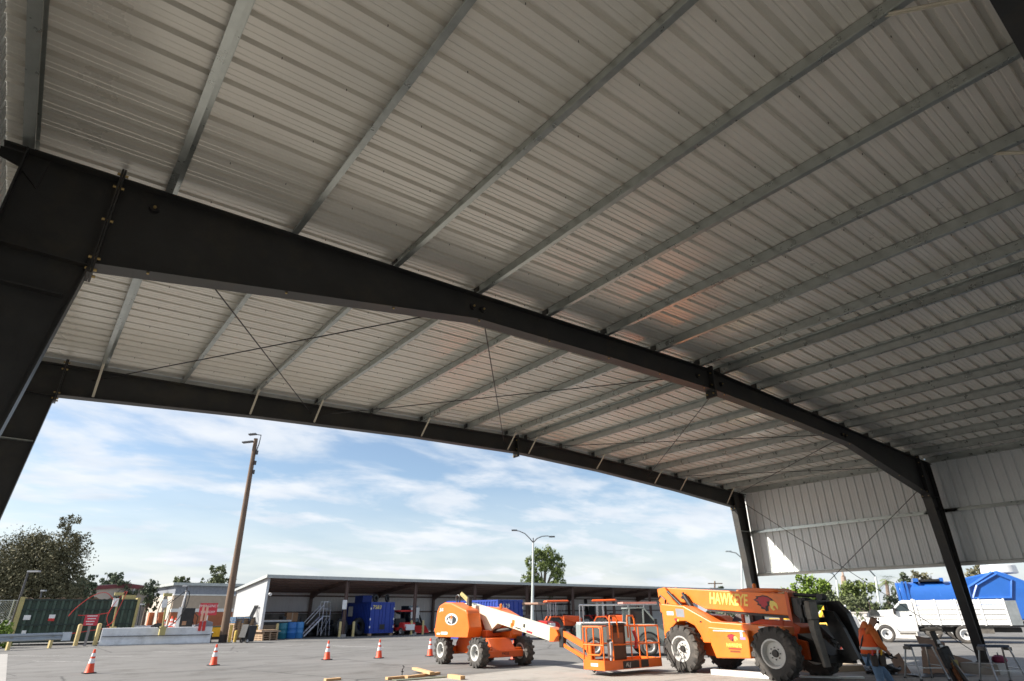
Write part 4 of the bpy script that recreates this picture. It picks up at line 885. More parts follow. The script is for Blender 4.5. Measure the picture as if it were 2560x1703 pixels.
# cab on the far side
b = MB(); b.prism([(-.25,2.24),(-.2,2.36),(.2,2.40),(1.1,2.36),(1.4,2.24)], .12, 1.02); b.obj('cab_roof', M_ORANGE, tl, bevel=.04, seg=2)
for x, y in ((-.15,.2),(-.15,.95),(1.2,.2),(1.25,.95)): b = MB(); b.bar((x,y,1.0),(x*.95,y,2.26),.08,.08); b.obj('cab_post', M_ORDARK, tl)
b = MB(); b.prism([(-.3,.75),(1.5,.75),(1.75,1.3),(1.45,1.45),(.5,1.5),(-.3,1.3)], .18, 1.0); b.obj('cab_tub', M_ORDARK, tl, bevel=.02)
b = MB(); b.bb(-.02,.18,.3,.8,1.3,1.95); b.obj('seat', M_PLAST, tl, bevel=.05)
b = MB(); b.prism([(-.55,1.44),(-.15,1.9),(-.1,1.9),(-.2,1.44)], .16, .19); b.obj('window', M_BLUEGLASS, tl)
b = MB(); b.lathe([(.06,0),(.06,.1),(.03,.14)], 10, c=(.2,.55,2.40)); b.obj('beacon', mat('amber_lens', (.8,.22,.02), .3), tl, smooth=True)
b = MB(); b.prism([(-1.80,1.58),(-1.48,1.56),(-1.48,1.80),(-1.82,1.82)], -1.004, -1.0); b.obj('grey_panel', M_BLUEGREY, tl)
b = MB(); b.prism([(-2.2,1.63),(-1.92,1.62),(-1.92,1.73),(-2.2,1.74)], -1.004, -1.0); b.obj('white_decal', M_SIGNWHITE, tl)
hawk(tl, -1.82, -1.004, 1.48, .20); hawk(tl, .33, -1.172, 1.02, .36)
text('lettering', 'HAWKEYE', .13, M_TEXTY, tl, (.36,-1.175,.82), (R(90),.02,0), .002, 0, .8, .004, 1.1)
b = MB(); b.bb(.16,.58,-1.174,-1.171,.715,.75); b.obj('red_decal', M_RED, tl); b = MB(); b.bb(.20,.54,-1.174,-1.171,.64,.685); b.obj('dark_decal', mat('brown_decal', (.25,.06,.02), .5), tl)
b = MB(); b.bb(.62,.70,-1.174,-1.171,1.05,1.20); b.obj('white_decal', M_SIGNWHITE, tl); b = MB(); b.bb(.60,.78,-1.174,-1.171,.98,1.04); b.obj('blue_decal', mat('lilac_decal', (.35,.25,.5), .5), tl); b = MB(); b.bb(1.15,1.5,-1.003,-1.0,1.28,1.33); b.obj('white_decal', M_SIGNWHITE, tl)
for x, z in ((-1.45,1.40),(-.9,1.42)): b = MB(); b.bb(x,x+.07,-1.012,-1.0,z,z+.035); b.obj('door_latch', M_BLACK, tl)

# ------------------------------------------------------------------ boom lift
bl = thing('boom_lift', 'orange boom lift with cream boom and basket lowered to the ground', 'boom lift', (2.24,13.07,0), R(-91.9))
for x in (-1.2, 1.2):
    wheel(bl, (x,-.98,.47), .465, .33, .25, 14, -1, lug_h=.03); wheel(bl, (x,.98,.47), .465, .33, .25, 14, -1 if x > 0 else 1, lug_h=.03)
    b = MB(); b.bb(x-.14,x+.14,-.82,.82,.32,.60); b.obj('axle', M_OR2, bl, bevel=.02)
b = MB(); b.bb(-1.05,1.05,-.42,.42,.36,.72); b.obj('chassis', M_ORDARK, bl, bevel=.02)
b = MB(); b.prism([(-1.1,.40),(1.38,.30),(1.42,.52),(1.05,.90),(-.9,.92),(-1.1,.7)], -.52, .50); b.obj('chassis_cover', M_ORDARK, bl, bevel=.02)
b = MB(); b.prism([(.35,.92),(.62,.93),(1.22,.56),(1.36,.32),(1.15,.30),(.95,.55),(.4,.75)], -.72, -.525); b.obj('fender', M_OR2, bl, bevel=.02)
b = MB(); b.bb(1.34,1.46,-.8,.8,.30,.52); fb_ = b.obj('front_bumper', M_ORDARK, bl, bevel=.02)
text('number', '99026', .13, M_TEXTK, fb_, (1.463,.0,.41), (R(90),0,R(90)), .002)
TB = Matrix.Rotation(R(8), 4, 'Z')
class TBM(MB):
    def __init__(s): super().__init__(); s.M = TB.copy()
b = TBM(); b.cyl((0,0,.72),(0,0,.95),.52,n=20); b.obj('turntable', M_BLACK, bl)
b = TBM(); b.bb(-1.5,.6,-.36,.36,.92,1.15); b.bb(-1.55,-.5,-.3,.3,1.15,1.75); b.obj('turret_frame', M_ORDARK, bl, bevel=.02)
hp = [(-1.55,.90),(-1.68,1.22),(-1.58,1.80),(-1.45,2.0),(-1.15,2.11),(-.7,2.10),(.18,1.84),(.27,1.72),(.38,1.26),(.30,.92)]
b = TBM(); b.prism(hp, -1.02, -.38); hood = b.obj('hood', M_OR2, bl, bevel=.06, seg=3)
b = TBM(); b.prism([(-1.69,1.2),(.40,1.25),(.31,.93),(-1.56,.91)], -1.035, -1.015); b.prism([(.30,.92),(.40,1.25),(.405,1.25),(.31,.92)], -1.03, -.4); b.obj('hood_skirt', M_OR2, hood, bevel=.01)
b = TBM(); b.prism([(-1.5,.9),(-1.6,1.3),(-1.45,1.85),(-1.0,1.98),(.3,1.90),(1.05,1.62),(1.15,1.0),(1.1,.85)], .38, .98); b.obj('hood', M_OR2, bl, bevel=.06, seg=3)
# oval decal
def oval(par, cx, y, cz, a, c, m, dy):
    b = TBM(); b.prism([(cx+a*math.cos(2*math.pi*i/24), cz+c*math.sin(2*math.pi*i/24)) for i in range(24)], y-dy, y); return b.obj('emblem', m, par)
oval(hood, -.66, -1.021, 1.52, .37, .20, M_SIGNWHITE, .003); oval(hood, -.66, -1.024, 1.50, .30, .145, mat('decal_black', (.03,.035,.04), .4), .003)
o = text('emblem_lettering', 'ALJ', .21, M_SIGNWHITE, hood, (0,0,0), (0,0,0), .002, .15, 1.0, .008); o.matrix_basis = TB @ Matrix.Translation((-.75,-1.03,1.49)) @ Matrix.Rotation(R(90), 4, 'X')
b = TBM(); b.prism([(-.66,1.69),(-.59,1.58),(-.62,1.53),(-.70,1.53),(-.73,1.58)], -1.032, -1.027); b.obj('flame_mark', M_OR2, hood)
o = text('lettering', 'JLG', .14, M_SIGNWHITE, hood, (0,0,0), (0,0,0), .002, .1, 1.2, .006); o.matrix_basis = TB @ Matrix.Translation((-1.28,-1.022,1.85)) @ Matrix.Rotation(R(90), 4, 'X')
for (x0, x1, z0, z1) in ((-1.5,-1.3,.99,1.05),(-1.25,-.85,1.0,1.09)): b = TBM(); b.bb(x0,x1,-1.04,-1.036,z0,z1); b.obj('white_decal', M_SIGNWHITE, hood)
# boom
b = TBM(); b.prism([(-.95,1.66),(-1.0,2.06),(-.75,2.1),(3.7,1.25),(3.67,.84),(1.0,1.37),(.6,1.12),(.3,1.15),(.1,1.5)], -.17, .17); bo = b.obj('boom', M_BOOM, bl, bevel=.015)
b = TBM(); b.prism([(3.55,.84),(3.59,1.29),(3.88,1.21),(3.98,1.04),(3.88,.98),(3.76,.84)], -.19, .19); b.obj('boom_nose', M_OR2, bo, bevel=.015)
bs = math.atan2(.85, 4.45)
def bdec(u0, u1, v0, v1, m, nm='decal'):
    b = TBM(); f = lambda u, v: (u*math.cos(bs)+v*math.sin(bs)+.55, 1.64-u*math.sin(bs)+v*math.cos(bs))
    b.prism([f(u0,v0), f(u1,v0), f(u1,v1), f(u0,v1)], -.174, -.1705); b.obj(nm, m, bo)
bdec(1.22,1.36,-.10,.10,M_OR2); bdec(1.16,1.30,-.16,-.02,M_OR2); bdec(1.42,1.72,-.14,-.10,M_TEXTK); bdec(1.98,2.28,-.16,-.09,M_HAWK); bdec(2.0,2.3,-.07,.04,mat('grey_decal',(.45,.47,.45),.5)); bdec(1.8,1.9,-.04,.08,M_TEXTK)
b = TBM(); b.bar((-1.0,-.28,2.46),(-.42,-.28,2.14),.05,.07); b.obj('cable_track', M_KHAKI, bl); b = TBM(); b.bar((-1.25,-.12,2.42),(-.75,-.12,2.12),.05,.07); b.obj('cable_track', M_KHAKI, bl); b = TBM(); b.tube([(-1.35,-.2,2.1),(-1.42,-.2,2.3),(-1.3,-.2,2.38),(-1.2,-.2,2.3),(-1.2,-.2,2.1)], .035, 6, cr=4); b.obj('lifting_eye', M_BLACK, bl)
b = TBM(); b.prism([(-.42,1.98),(-.36,2.3),(-.28,2.3),(-.25,1.96)], -.5, -.35); b.obj('exhaust', M_BLACK, bl)
b = TBM(); b.lathe([(.05,0),(.05,.12),(.02,.15)], 10, c=(.35,.6,1.9)); b.obj('beacon', mat('amber_lens', (.8,.22,.02), .3), bl)
b = TBM(); b.cyl((.1,0,1.05),(1.5,0,1.2),.07,n=10); b.obj('lift_cylinder', M_BLACK, bl)
# jib and basket (world points, re-based on the machine)
BI = (Matrix.Translation((2.24,13.07,0)) @ Matrix.Rotation(R(-91.9), 4, 'Z')).inverted()
class WB(MB):
    def __init__(s): super().__init__(); s.M = BI.copy()
WORLD = BI.inverted()
K = (WORLD @ TB @ Vector((4.0,0,1.0)))
pa, pc = G(1512,1673,.2), G(1653,1661,.2); pa.z = pc.z = 0
al = (pc-pa); bw = al.length; al.normalize(); pe = Vector((-al.y, al.x, 0))
def BP(u, v, z): return pa + al*u + pe*v + Vector((0,0,z))
J = BP(.42, .98, .5)
dj = (J-K).normalized()
b = WB(); b.bar(K+Vector((0,0,.12)), J+Vector((0,0,.18)), .13, .17); b.obj('jib', M_OR2, bl, bevel=.01)
b = WB(); b.bar(K+Vector((0,0,-.22)), J+Vector((0,0,-.16)), .13, .11); b.obj('jib', M_OR2, bl, bevel=.01)
b = WB(); b.cyl(K+Vector((0,0,-.12))+dj*.2, K+dj*1.5+Vector((0,0,-.38)), .05, n=10); b.obj('jib_cylinder', M_BLACK, bl); b = WB(); b.cyl(K+dj*1.5+Vector((0,0,-.38)), J+Vector((0,0,-.05)), .028, n=8); b.obj('cylinder_rod', M_CHROME, bl)
b = WB(); b.bar(K+Vector((0,0,-.32)), K+Vector((0,0,.26)), .22, .16); b.obj('jib_knuckle', M_BLACK, bl, bevel=.02)
b = WB(); b.bar(J+Vector((0,0,-.28)), J+Vector((0,0,.35)), .2, .16); b.obj('basket_mount', M_OR2, bl, bevel=.02)
BD = .85
def wbox(u0,u1,v0,v1,z0,z1,nm,m,bev=0.0):
    b = WB(); vs = [BP(u,v,z) for z in (z0,z1) for u,v in ((u0,v0),(u1,v0),(u1,v1),(u0,v1))]; b.add(vs, [(0,3,2,1),(4,5,6,7),(0,1,5,4),(1,2,6,5),(2,3,7,6),(3,0,4,7)]); return b.obj(nm, m, bl, bevel=bev)
wbox(.02,bw-.02,.02,BD-.02,.18,.20,'basket_floor',M_GREYSTEEL)
wbox(0,bw,-.02,.0,.15,.40,'toe_board',M_OR2); wbox(0,bw,BD,BD+.02,.15,.40,'toe_board',M_OR2); wbox(-.02,0,-.02,BD+.02,.15,.42,'toe_board',M_OR2); wbox(bw,bw+.02,-.02,BD+.02,.15,.40,'toe_board',M_OR2)
for (u0,u1) in ((.78,1.5),(1.6,1.95)): wbox(u0,u1,-.026,-.021,.17,.37,'black_decal',M_TEXTK)
o = text('lettering', 'ALJ', .16, M_SIGNWHITE, bl, (0,0,0), (0,0,0), .002, .15, 1.1); o.matrix_basis = BI @ Matrix.Translation(BP(1.0,-.03,.27)) @ Matrix.Rotation(math.atan2(al.y, al.x), 4, 'Z') @ Matrix.Rotation(R(90), 4, 'X')
b = WB(); vs=[BP(-.024,v,z) for v,z in ((.25,.25),(.55,.25),(.55,.33),(.25,.33))]; b.add(vs,[(0,1,2,3)]); b.obj('white_decal', M_SIGNWHITE, bl)
def rail(pts, nm='rail', r=.022): b = WB(); b.tube([BP(*p) for p in pts], r, 8); b.obj(nm, M_OR2, bl, smooth=True)
for u, v, z in ((0,0,1.32),(0,BD,1.32),(.42,0,1.36),(bw*.48,0,1.35),(bw*.76,0,1.32),(bw,0,1.32),(bw,BD,1.32),(bw*.5,BD,1.32),(.45,BD,1.32)): rail([(u,v,.38),(u,v,z)], 'upright')
rail([(0,0,1.32),(0,BD,1.32)]); rail([(0,BD,1.32),(bw,BD,1.32),(bw,0,1.32)]); rail([(bw,0,1.32),(bw*.48,0,1.32)]); rail([(0,0,.82),(0,BD,.82)]); rail([(0,BD,.82),(bw,BD,.82),(bw,0,.82),(bw*.48,0,.82),(.42,0,.82)])
rail([(.02,.1,.62),(.02,.1,1.26),(.02,.2,1.32),(.02,.65,1.32),(.02,.72,1.24),(.02,.72,.62),(.02,.65,.55),(.02,.2,.55),(.02,.1,.62)], 'gate', .028)
for u in (.35, 1.15): rail([(u,.02,1.0),(u,.02,1.52),(u+.05,.05,1.62),(u+.3,.05,1.62),(u+.36,.05,1.52),(u+.36,.02,1.0)], 'guard_hoop', .026)
M_BRN = mat('brown_console', (.07,.038,.025), .6, 0, .2, 4)
wbox(.50,1.12,.10,.34,.40,1.34,'control_console',M_BRN,.02); wbox(.58,1.0,.093,.099,.80,1.15,'console_label',mat('tan_label',(.30,.13,.08),.6)); wbox(.52,1.1,.06,.36,1.34,1.42,'control_panel',M_PLAST,.02)
b = WB(); b.tube([BP(.42,.1,.4),BP(.40,.05,.7),BP(.36,.02,.9)], .05, 6); b.obj('cable', mat('grey_cable',(.35,.37,.4),.5), bl, smooth=True)
b = WB(); b.tube([BP(1.35,-.03,1.2),BP(1.45,-.04,.95),BP(1.4,-.03,.7)], .05, 6); b.obj('red_strap', M_RED, bl, smooth=True)

# ------------------------------------------------------------------ grey-green pickup behind the basket
t = thing('pickup_truck', 'sage grey pickup with a roof rack between the boom lift basket and the telehandler', 'pickup', (10.3,12.6,0), R(-38))
b = MB(); b.prism([(-2.6,.42),(-.2,.36),(1.9,.40),(2.0,.75),(1.9,1.12),(.85,1.24),(-2.6,1.26)], -.88, .88); b.obj('body', M_GRGREY, t, bevel=.05, seg=2)
b = MB(); b.prism([(-.42,1.25),(-.36,1.84),(.28,1.86),(.80,1.24)], -.80, .80); b.obj('cab', M_GLASS, t, bevel=.03)
for y in (-.81,.81):
    for a, c in (((-.40,1.25),(-.36,1.86)),((.28,1.86),(.82,1.25)),((.22,1.27),(.24,1.84))): b = MB(); b.bar((a[0],y,a[1]),(c[0],y,c[1]),.05,.06); b.obj('pillar', M_GRGREY, t)
    for x in (.35,-2.0): wheel(t, (x, y*1.07, .38), .38, .24, .24, 0, 1 if y > 0 else -1, dish=.02)
    b = MB(); b.tube([(.35-.5,y*1.095,.45)]+[(.35+.5*math.cos(math.pi-i*math.pi/10),y*1.095,.42+.5*math.sin(i*math.pi/10)) for i in range(1,10)]+[(.85,y*1.095,.45)], .04, 6); b.obj('wheel_arch', M_PLAST, t)
    b = MB(); b.box((.72,y*1.15,1.34),(.1,.16,.2)); b.obj('mirror', M_PLAST, t)
b = MB(); b.prism([(-.45,1.855),(.30,1.875),(.30,1.91),(-.45,1.90)], -.82, .82); b.obj('roof', M_GRGREY, t)
b = MB()
for y in (-.75,.75):
    b.cyl((-2.4,y,2.02),(.9,y,2.02),.03,n=8)
    for x in (-2.4,-.4,.3): b.cyl((x,y,1.25 if x < -1 else 1.9),(x,y,2.02),.025,n=6)
for x in (-2.4,-1.4,-.4,.3,.9): b.cyl((x,-.75,2.02),(x,.75,2.02),.025,n=8)
b.obj('roof_rack', M_CHROME, t)
b = MB(); b.bb(-.6,.9,-.72,.72,2.05,2.13); b.obj('ladder_load', mat('pale_red_panel',(.6,.25,.2),.5), t)
b = MB(); b.bb(-2.55,-.5,-.9,.9,1.262,1.31); b.obj('tonneau', M_SIGNWHITE, t)

# ------------------------------------------------------------------ white stake-bed truck
t = thing('stake_bed_truck', 'white truck with a slatted white stake bed on the right', 'truck', (30.5,8.42,0), R(112))
for x in (1.78,-2.05):
    wheel(t, (x,.95,.45), .45, .26, .27, 0, 1, rimm=M_SIGNWHITE); wheel(t, (x,-.95,.45), .45, .26, .27, 0, -1, rimm=M_SIGNWHITE)
wheel(t, (-2.05,.62,.45), .45, .26, .27, 0, 1); 
b = MB(); b.prism([(.12,.55),(1.2,.55),(1.28,.85),(1.55,1.0),(2.0,1.0),(2.25,.8),(2.38,.6),(2.42,1.2),(2.30,1.58),(1.95,1.69),(1.2,1.74),(.74,2.18),(.55,2.24),(.12,2.22)], -.95, .95); cab_ = b.obj('cab', M_WHITE, t, bevel=.05, seg=2)
for y in (.952,-.982):
    b = MB(); b.prism([(.38,1.66),(1.12,1.66),(1.08,1.74),(.72,2.06),(.40,2.06)], y, y+.03); b.obj('side_window', M_GLASS, cab_)
    b = MB(); b.prism([(.22,.62),(1.15,.62),(1.22,1.62),(.22,1.62)], y-.01 if y > 0 else y+.01, y+.012); b.obj('door', M_WHITE, cab_)
    b = MB(); b.bb(.28,.42,y+.012,y+.035,1.4,1.46); b.obj('door_handle', M_BLACK, cab_)
    s_ = 1 if y > 0 else -1
    b = MB(); b.bb(1.05,1.17,y+.1*s_-.07,y+.1*s_+.07,1.5,1.85); b.obj('mirror', M_BLACK, cab_)
b = MB(); b.add([(1.19,-.8,1.75),(1.19,.8,1.75),(.76,.75,2.17),(.76,-.75,2.17)], [(0,1,2,3)]); q = b.obj('windscreen', M_GLASS, cab_); q.location = (.012,0,.012)
b = MB(); b.bb(2.42,2.5,-.92,.92,.5,.78); b.obj('bumper', M_CHROME, t, bevel=.02)
b = MB(); b.bb(2.41,2.46,-.6,.6,.85,1.35); b.obj('grille', M_BLACK, t)
b = MB(); b.tube([(1.78-.62,1.0,.5)]+[(1.78+.60*math.cos(math.pi-i*math.pi/10),1.0,.47+.58*math.sin(i*math.pi/10)) for i in range(1,10)]+[(2.38,1.0,.6)], .05, 6); b.obj('wheel_arch', M_WHITE, t)
b = MB(); b.bb(-4.7,.1,-.35,.35,.55,.8); b.obj('chassis_rail', M_BLACK, t)
b = MB(); b.bb(-4.3,.05,-1.0,1.0,.84,.93); b.obj('bed_floor', M_BLACK, t)
for y in (1.0,-1.04):
    for i, (z0, z1) in enumerate(((.93,1.165),(1.2,1.425),(1.46,1.685),(1.72,1.945),(1.98,2.22))):
        for (x0, x1) in ((-4.2,-2.0),(-1.97,.0)): b = MB(); b.bb(x0,x1,y,y+.035,z0,z1); b.obj('stake_board', M_WHITE, t)
    for x in (-4.2,-3.1,-1.985,-1.0,-.02): b = MB(); b.bb(x-.04,x+.04,y+(.036 if y > 0 else -.03),y+(.066 if y > 0 else -.001),.9,2.26); b.obj('stake', M_WHITE, t)
b = MB(); b.bb(-4.1,-.1,-.93,.93,.94,1.9); b.obj('dark_slat_backing', M_GREYSTEEL, t); b = MB(); b.bb(.02,.08,-1.0,1.0,.93,2.3); b.obj('headboard', M_WHITE, t)  # dark block added behind the slats so their gaps look shaded
b = MB(); b.bb(-4.75,-4.25,-1.05,1.05,.92,2.15); b.obj('lift_gate', mat('grey_lift_gate',(.2,.22,.23),.6,.2,.2,3), t)
b = MB(); b.bb(-1.0,-.2,.5,.95,.45,.82); b.obj('tool_box', M_GREYSTEEL, t); b = MB(); b.bb(-3.4,-2.7,.55,.9,.5,.8); b.obj('tool_box', M_GREYSTEEL, t)
b = MB(); b.bb(.3,1.1,.85,1.05,.42,.52); b.obj('running_board', M_GREYSTEEL, t)

# ------------------------------------------------------------------ blue refuse truck behind it
t = thing('refuse_truck', 'large blue refuse truck body behind the white stake-bed truck', 'refuse truck', (36,11,0), R(112))
hb = [(1.27*math.copysign(abs(math.cos(a))**.55, math.cos(a)), 2.25+1.17*math.copysign(abs(math.sin(a))**.55, math.sin(a))) for a in [2*math.pi*i/40 for i in range(40)]]
b = MB(); b.prism(hb, -3.6, .12, 'yz'); b.obj('hopper_body', M_BLUET, t, smooth=True, bevel=.05, seg=2)
b = MB(); b.prism([(1.3*u/1.27, v) for u, v in hb], .121, .26, 'yz'); b.obj('end_ring', M_BLUET, t, smooth=True)
b = MB(); b.prism([(-3.55,1.1),(-3.55,3.55),(-5.0,3.85),(-5.45,3.95),(-5.9,3.75),(-6.9,3.2),(-7.3,2.5),(-7.0,1.1)], -1.28, 1.28); b.obj('tailgate_body', M_BLUET, t, bevel=.08, seg=3)
b = MB(); b.tube([(-3.8,1.32,2.35),(-4.2,1.32,3.1),(-5.4,1.32,3.74),(-6.05,1.32,3.36),(-5.75,1.32,2.35),(-3.8,1.32,2.35)], .09, 6); b.obj('side_frame', M_BLUET, t, bevel=.0)
b = MB(); b.tube([(-3.6,1.30,1.3),(-3.75,1.30,3.0),(-5.2,1.30,3.85)], .12, 6); b.obj('rib', M_BLUET, t)
for x in (-.15,-.35): b = MB(); b.bb(x-.06,x+.06,-1.3,1.3,1.2,3.45); b.obj('rib', M_BLUET, t)
for x0, x1 in ((-1.1,-.8),(-2.5,-2.3)): b = MB(); b.bb(x0,x1,-1.3,1.3,3.4,3.62); b.obj('top_bracket', M_BLUET, t)
b = MB(); b.bb(-2.3,-1.2,-1.2,1.2,3.42,3.55); b.obj('dark_cover', M_BLACK, t)
b = MB(); b.cyl((-5.75,0,3.8),(-5.75,0,4.32),1.0,.95,n=20); b.obj('tank_dome', M_SIGNWHITE, t, bevel=.05, smooth=True)
b = MB(); b.bb(-9.4,.2,-.5,.5,.7,1.0); b.obj('chassis_rail', M_BLACK, t)
for x in (-1.2,-2.4,-8.4):
    for y in (-1.05,1.05): wheel(t, (x,y,.5), .5, .3, .3, 0, 1 if y > 0 else -1)
b = MB(); b.prism([(-7.6,.7),(-9.5,.7),(-9.55,1.6),(-9.4,2.7),(-7.6,2.75)], -1.2, 1.2); cb_ = b.obj('cab', M_SIGNWHITE, t, bevel=.06, seg=2)
b = MB(); b.bb(-9.2,-8.1,1.2,1.22,1.7,2.5); b.obj('side_window', M_GLASS, cb_)
b = MB(); b.bb(-7.1,-6.6,1.285,1.30,1.4,2.0); b.obj('green_decal', M_GREEN, t); b = MB(); b.bb(-7.0,-6.4,1.285,1.30,2.0,2.3); b.obj('white_decal', M_SIGNWHITE, t)

# ------------------------------------------------------------------ tractors, cart and other machines by the shed
def tractor(p, rz, lab, col, rimc, canopy_=True, s=1.0, loader=True):
    t = thing('tractor', lab, 'tractor', p, rz, None); t.scale = (s,s,s)
    b = MB(); b.prism([(.1,.75),(1.55,.7),(1.62,1.25),(1.4,1.45),(.1,1.5)], -.32, .32); b.obj('bonnet', col, t, bevel=.06, seg=2)
    b = MB(); b.bb(1.58,1.64,-.24,.24,.8,1.2); b.obj('grille', M_BLACK, t)
    b = MB(); b.bb(-1.0,1.5,-.2,.2,.5,.78); b.obj('chassis', M_BLACK, t)
    for y in (-.78,.78):
        wheel(t, (-.7,y,.68), .68, .36, .36, 16, 1 if y > 0 else -1, rimm=rimc, hubm=rimc); wheel(t, (1.15,y*.85,.42), .42, .26, .22, 12, 1 if y > 0 else -1, rimm=rimc, hubm=rimc)
        b = MB(); b.prism([(-1.25,1.1),(-1.05,1.42),(-.3,1.44),(.0,1.1),(-.1,1.06),(-.35,1.36),(-1.0,1.35),(-1.18,1.06)], y-.2, y+.2); b.obj('fender', col, t)
    b = MB(); b.bb(-.75,-.25,-.25,.25,.95,1.1); b.box((-.75,0,1.3),(.12,.5,.5),ry=R(-10)); b.obj('seat', M_PLAST, t)
    b = MB(); b.cyl((.05,0,1.1),(-.1,0,1.5),.02,n=6); b.lathe([(.17,-.02),(.2,0),(.17,.02)], 14, c=(-.1,0,1.52)); b.obj('steering_wheel', M_BLACK, t)
    if canopy_:
        for x, y in ((-1.0,-.5),(-1.0,.5),(-.55,-.5),(-.55,.5)): b = MB(); b.cyl((x,y,1.2),(x,y,2.45),.04,n=8); b.obj('canopy_post', M_CHROME, t)
        b = MB(); b.prism([(-1.35,2.44),(-1.3,2.58),(.45,2.60),(.55,2.48)], -.7, .7); b.obj('canopy_top', col, t, bevel=.04)
    if loader:
        for y in (-.45,.45): b = MB(); b.bar((.1,y,1.35),(1.3,y,.95),.1,.14); b.bar((1.3,y,.95),(1.95,y,.35),.1,.12); b.obj('loader_arm', col, t)
        b = MB(); b.prism([(1.95,.08),(2.5,.08),(2.45,.14),(2.0,.55),(1.9,.5)], -.75, .75); b.obj('bucket', M_GREYSTEEL, t)
    return t
M_KUB = mat('tractor_orange', (.80,.12,.02), .4, coat=.1)
tractor(XY(D(1405,1580,52)), R(-30), 'orange tractor with a flat canopy behind the boom lift jib', M_KUB, M_RED)
tractor(XY(D(1530,1580,50)), R(-50), 'orange tractor with a canopy partly hidden behind the basket and pickup', M_KUB, M_RED)
tractor(shp(19.4,2.4), R(-60), 'green tractor without canopy inside the shed', M_GREEN, M_YELB, False, .8, False)
tractor(shp(21.8,2.8), R(-120), 'green tractor deeper in the shed behind the boom lift', M_GREEN, M_YELB, False, .8, False)
tractor(shp(38.5,2.0), R(-70), 'dark red mower tractor inside the shed behind the orange tractor', M_RED, M_SIGNWHITE, False, .95, False)
tractor(shp(42.5,2.6), R(-110), 'dark red tractor inside the shed right of the mower tractor', M_RED, M_SIGNWHITE, False, 1.0, False)
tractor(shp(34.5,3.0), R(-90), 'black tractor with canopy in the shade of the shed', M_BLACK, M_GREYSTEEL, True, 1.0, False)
def cart(p, rz, lab, col, topc, s=1.0):
    t = thing('utility_cart', lab, 'cart', p, rz); t.scale = (s,s,s)
    b = MB(); b.prism([(-1.2,.35),(1.2,.35),(1.35,.6),(1.25,.95),(.6,1.0),(.45,.6),(-.3,.6),(-.35,.85),(-1.2,.85)], -.6, .6); b.obj('body', col, t, bevel=.04)
    for x in (-.85,.9):
        for y in (-.55,.55): wheel(t, (x,y,.3), .3, .24, .15, 0, 1 if y > 0 else -1)
    for x, y in ((-.4,-.52),(-.4,.52),(.6,-.52),(.6,.52)): b = MB(); b.cyl((x,y,.8),(x*.85,y,1.85),.03,n=6); b.obj('roof_post', M_BLACK, t)
    b = MB(); b.bb(-.7,.75,-.62,.62,1.84,1.97); b.obj('roof', topc, t, bevel=.03)
    b = MB(); b.bb(-.3,.1,-.5,.5,.6,.8); b.bb(-.35,-.22,-.5,.5,.8,1.3); b.obj('seat', M_PLAST, t)
    b = MB(); b.bb(1.3,1.42,-.42,.42,.4,.85); b.obj('bull_bar', M_SIGNWHITE, t)
    for y in (-.42,.42): b = MB(); b.cyl((1.2,y,.78),(1.34,y,.74),.1,n=10); b.obj('headlight', M_SIGNWHITE, t)
cart(shp(12.5,.9), R(-85), 'red utility cart with a roof beside the blue container in the shed', M_RED, M_RED)
cart(XY(D(1327,1580,47)), R(-60), 'utility cart with a tan hood roof right of the blue container', M_RED, mat('tan_canopy',(.40,.25,.18),.8), 1.2)
# skid loader in shed
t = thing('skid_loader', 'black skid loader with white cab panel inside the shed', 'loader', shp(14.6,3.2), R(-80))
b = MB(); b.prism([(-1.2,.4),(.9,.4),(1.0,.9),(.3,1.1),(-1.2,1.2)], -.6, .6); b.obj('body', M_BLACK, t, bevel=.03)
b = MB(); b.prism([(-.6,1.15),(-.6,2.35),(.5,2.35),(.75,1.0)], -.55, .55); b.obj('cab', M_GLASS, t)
b = MB(); b.bb(.70,.8,-.5,.5,1.3,2.2); b.obj('door_panel', M_SIGNWHITE, t)
for x in (-.7,.55):
    for y in (-.75,.75): wheel(t, (x,y,.42), .42, .3, .2, 12, 1 if y > 0 else -1)
for y in (-.68,.68): b = MB(); b.bar((-1.1,y,1.8),(.6,y,1.5),.1,.16); b.bar((.6,y,1.5),(1.3,y,.5),.1,.14); b.obj('lift_arm', M_BLACK, t)
b = MB(); b.prism([(1.3,.1),(2.0,.1),(1.95,.18),(1.4,.7),(1.25,.6)], -.8, .8); b.obj('bucket', M_RED, t)
# backhoe arm in the shed
t = thing('backhoe', 'black backhoe with a raised digging arm inside the shed', 'backhoe', shp(40.5,3.9), R(-95))
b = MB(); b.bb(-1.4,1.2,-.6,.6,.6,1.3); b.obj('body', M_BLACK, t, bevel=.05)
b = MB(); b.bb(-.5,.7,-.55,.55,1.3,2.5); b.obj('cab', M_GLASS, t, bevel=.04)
b = MB(); b.bb(-.6,.8,-.62,.62,2.5,2.62); b.obj('cab_roof', M_YELB, t)
b = MB(); b.bar((-1.3,0,1.0),(-1.9,.2,3.1),.3,.34); b.bar((-1.9,.2,3.1),(-2.6,.8,1.4),.24,.28); b.obj('arm', M_BLACK, t)
for x, r_ in ((-.8,.65),(.9,.45)):
    for y in (-.75,.75): wheel(t, (x,y,r_), r_, .34, r_*.5, 12, 1 if y > 0 else -1)
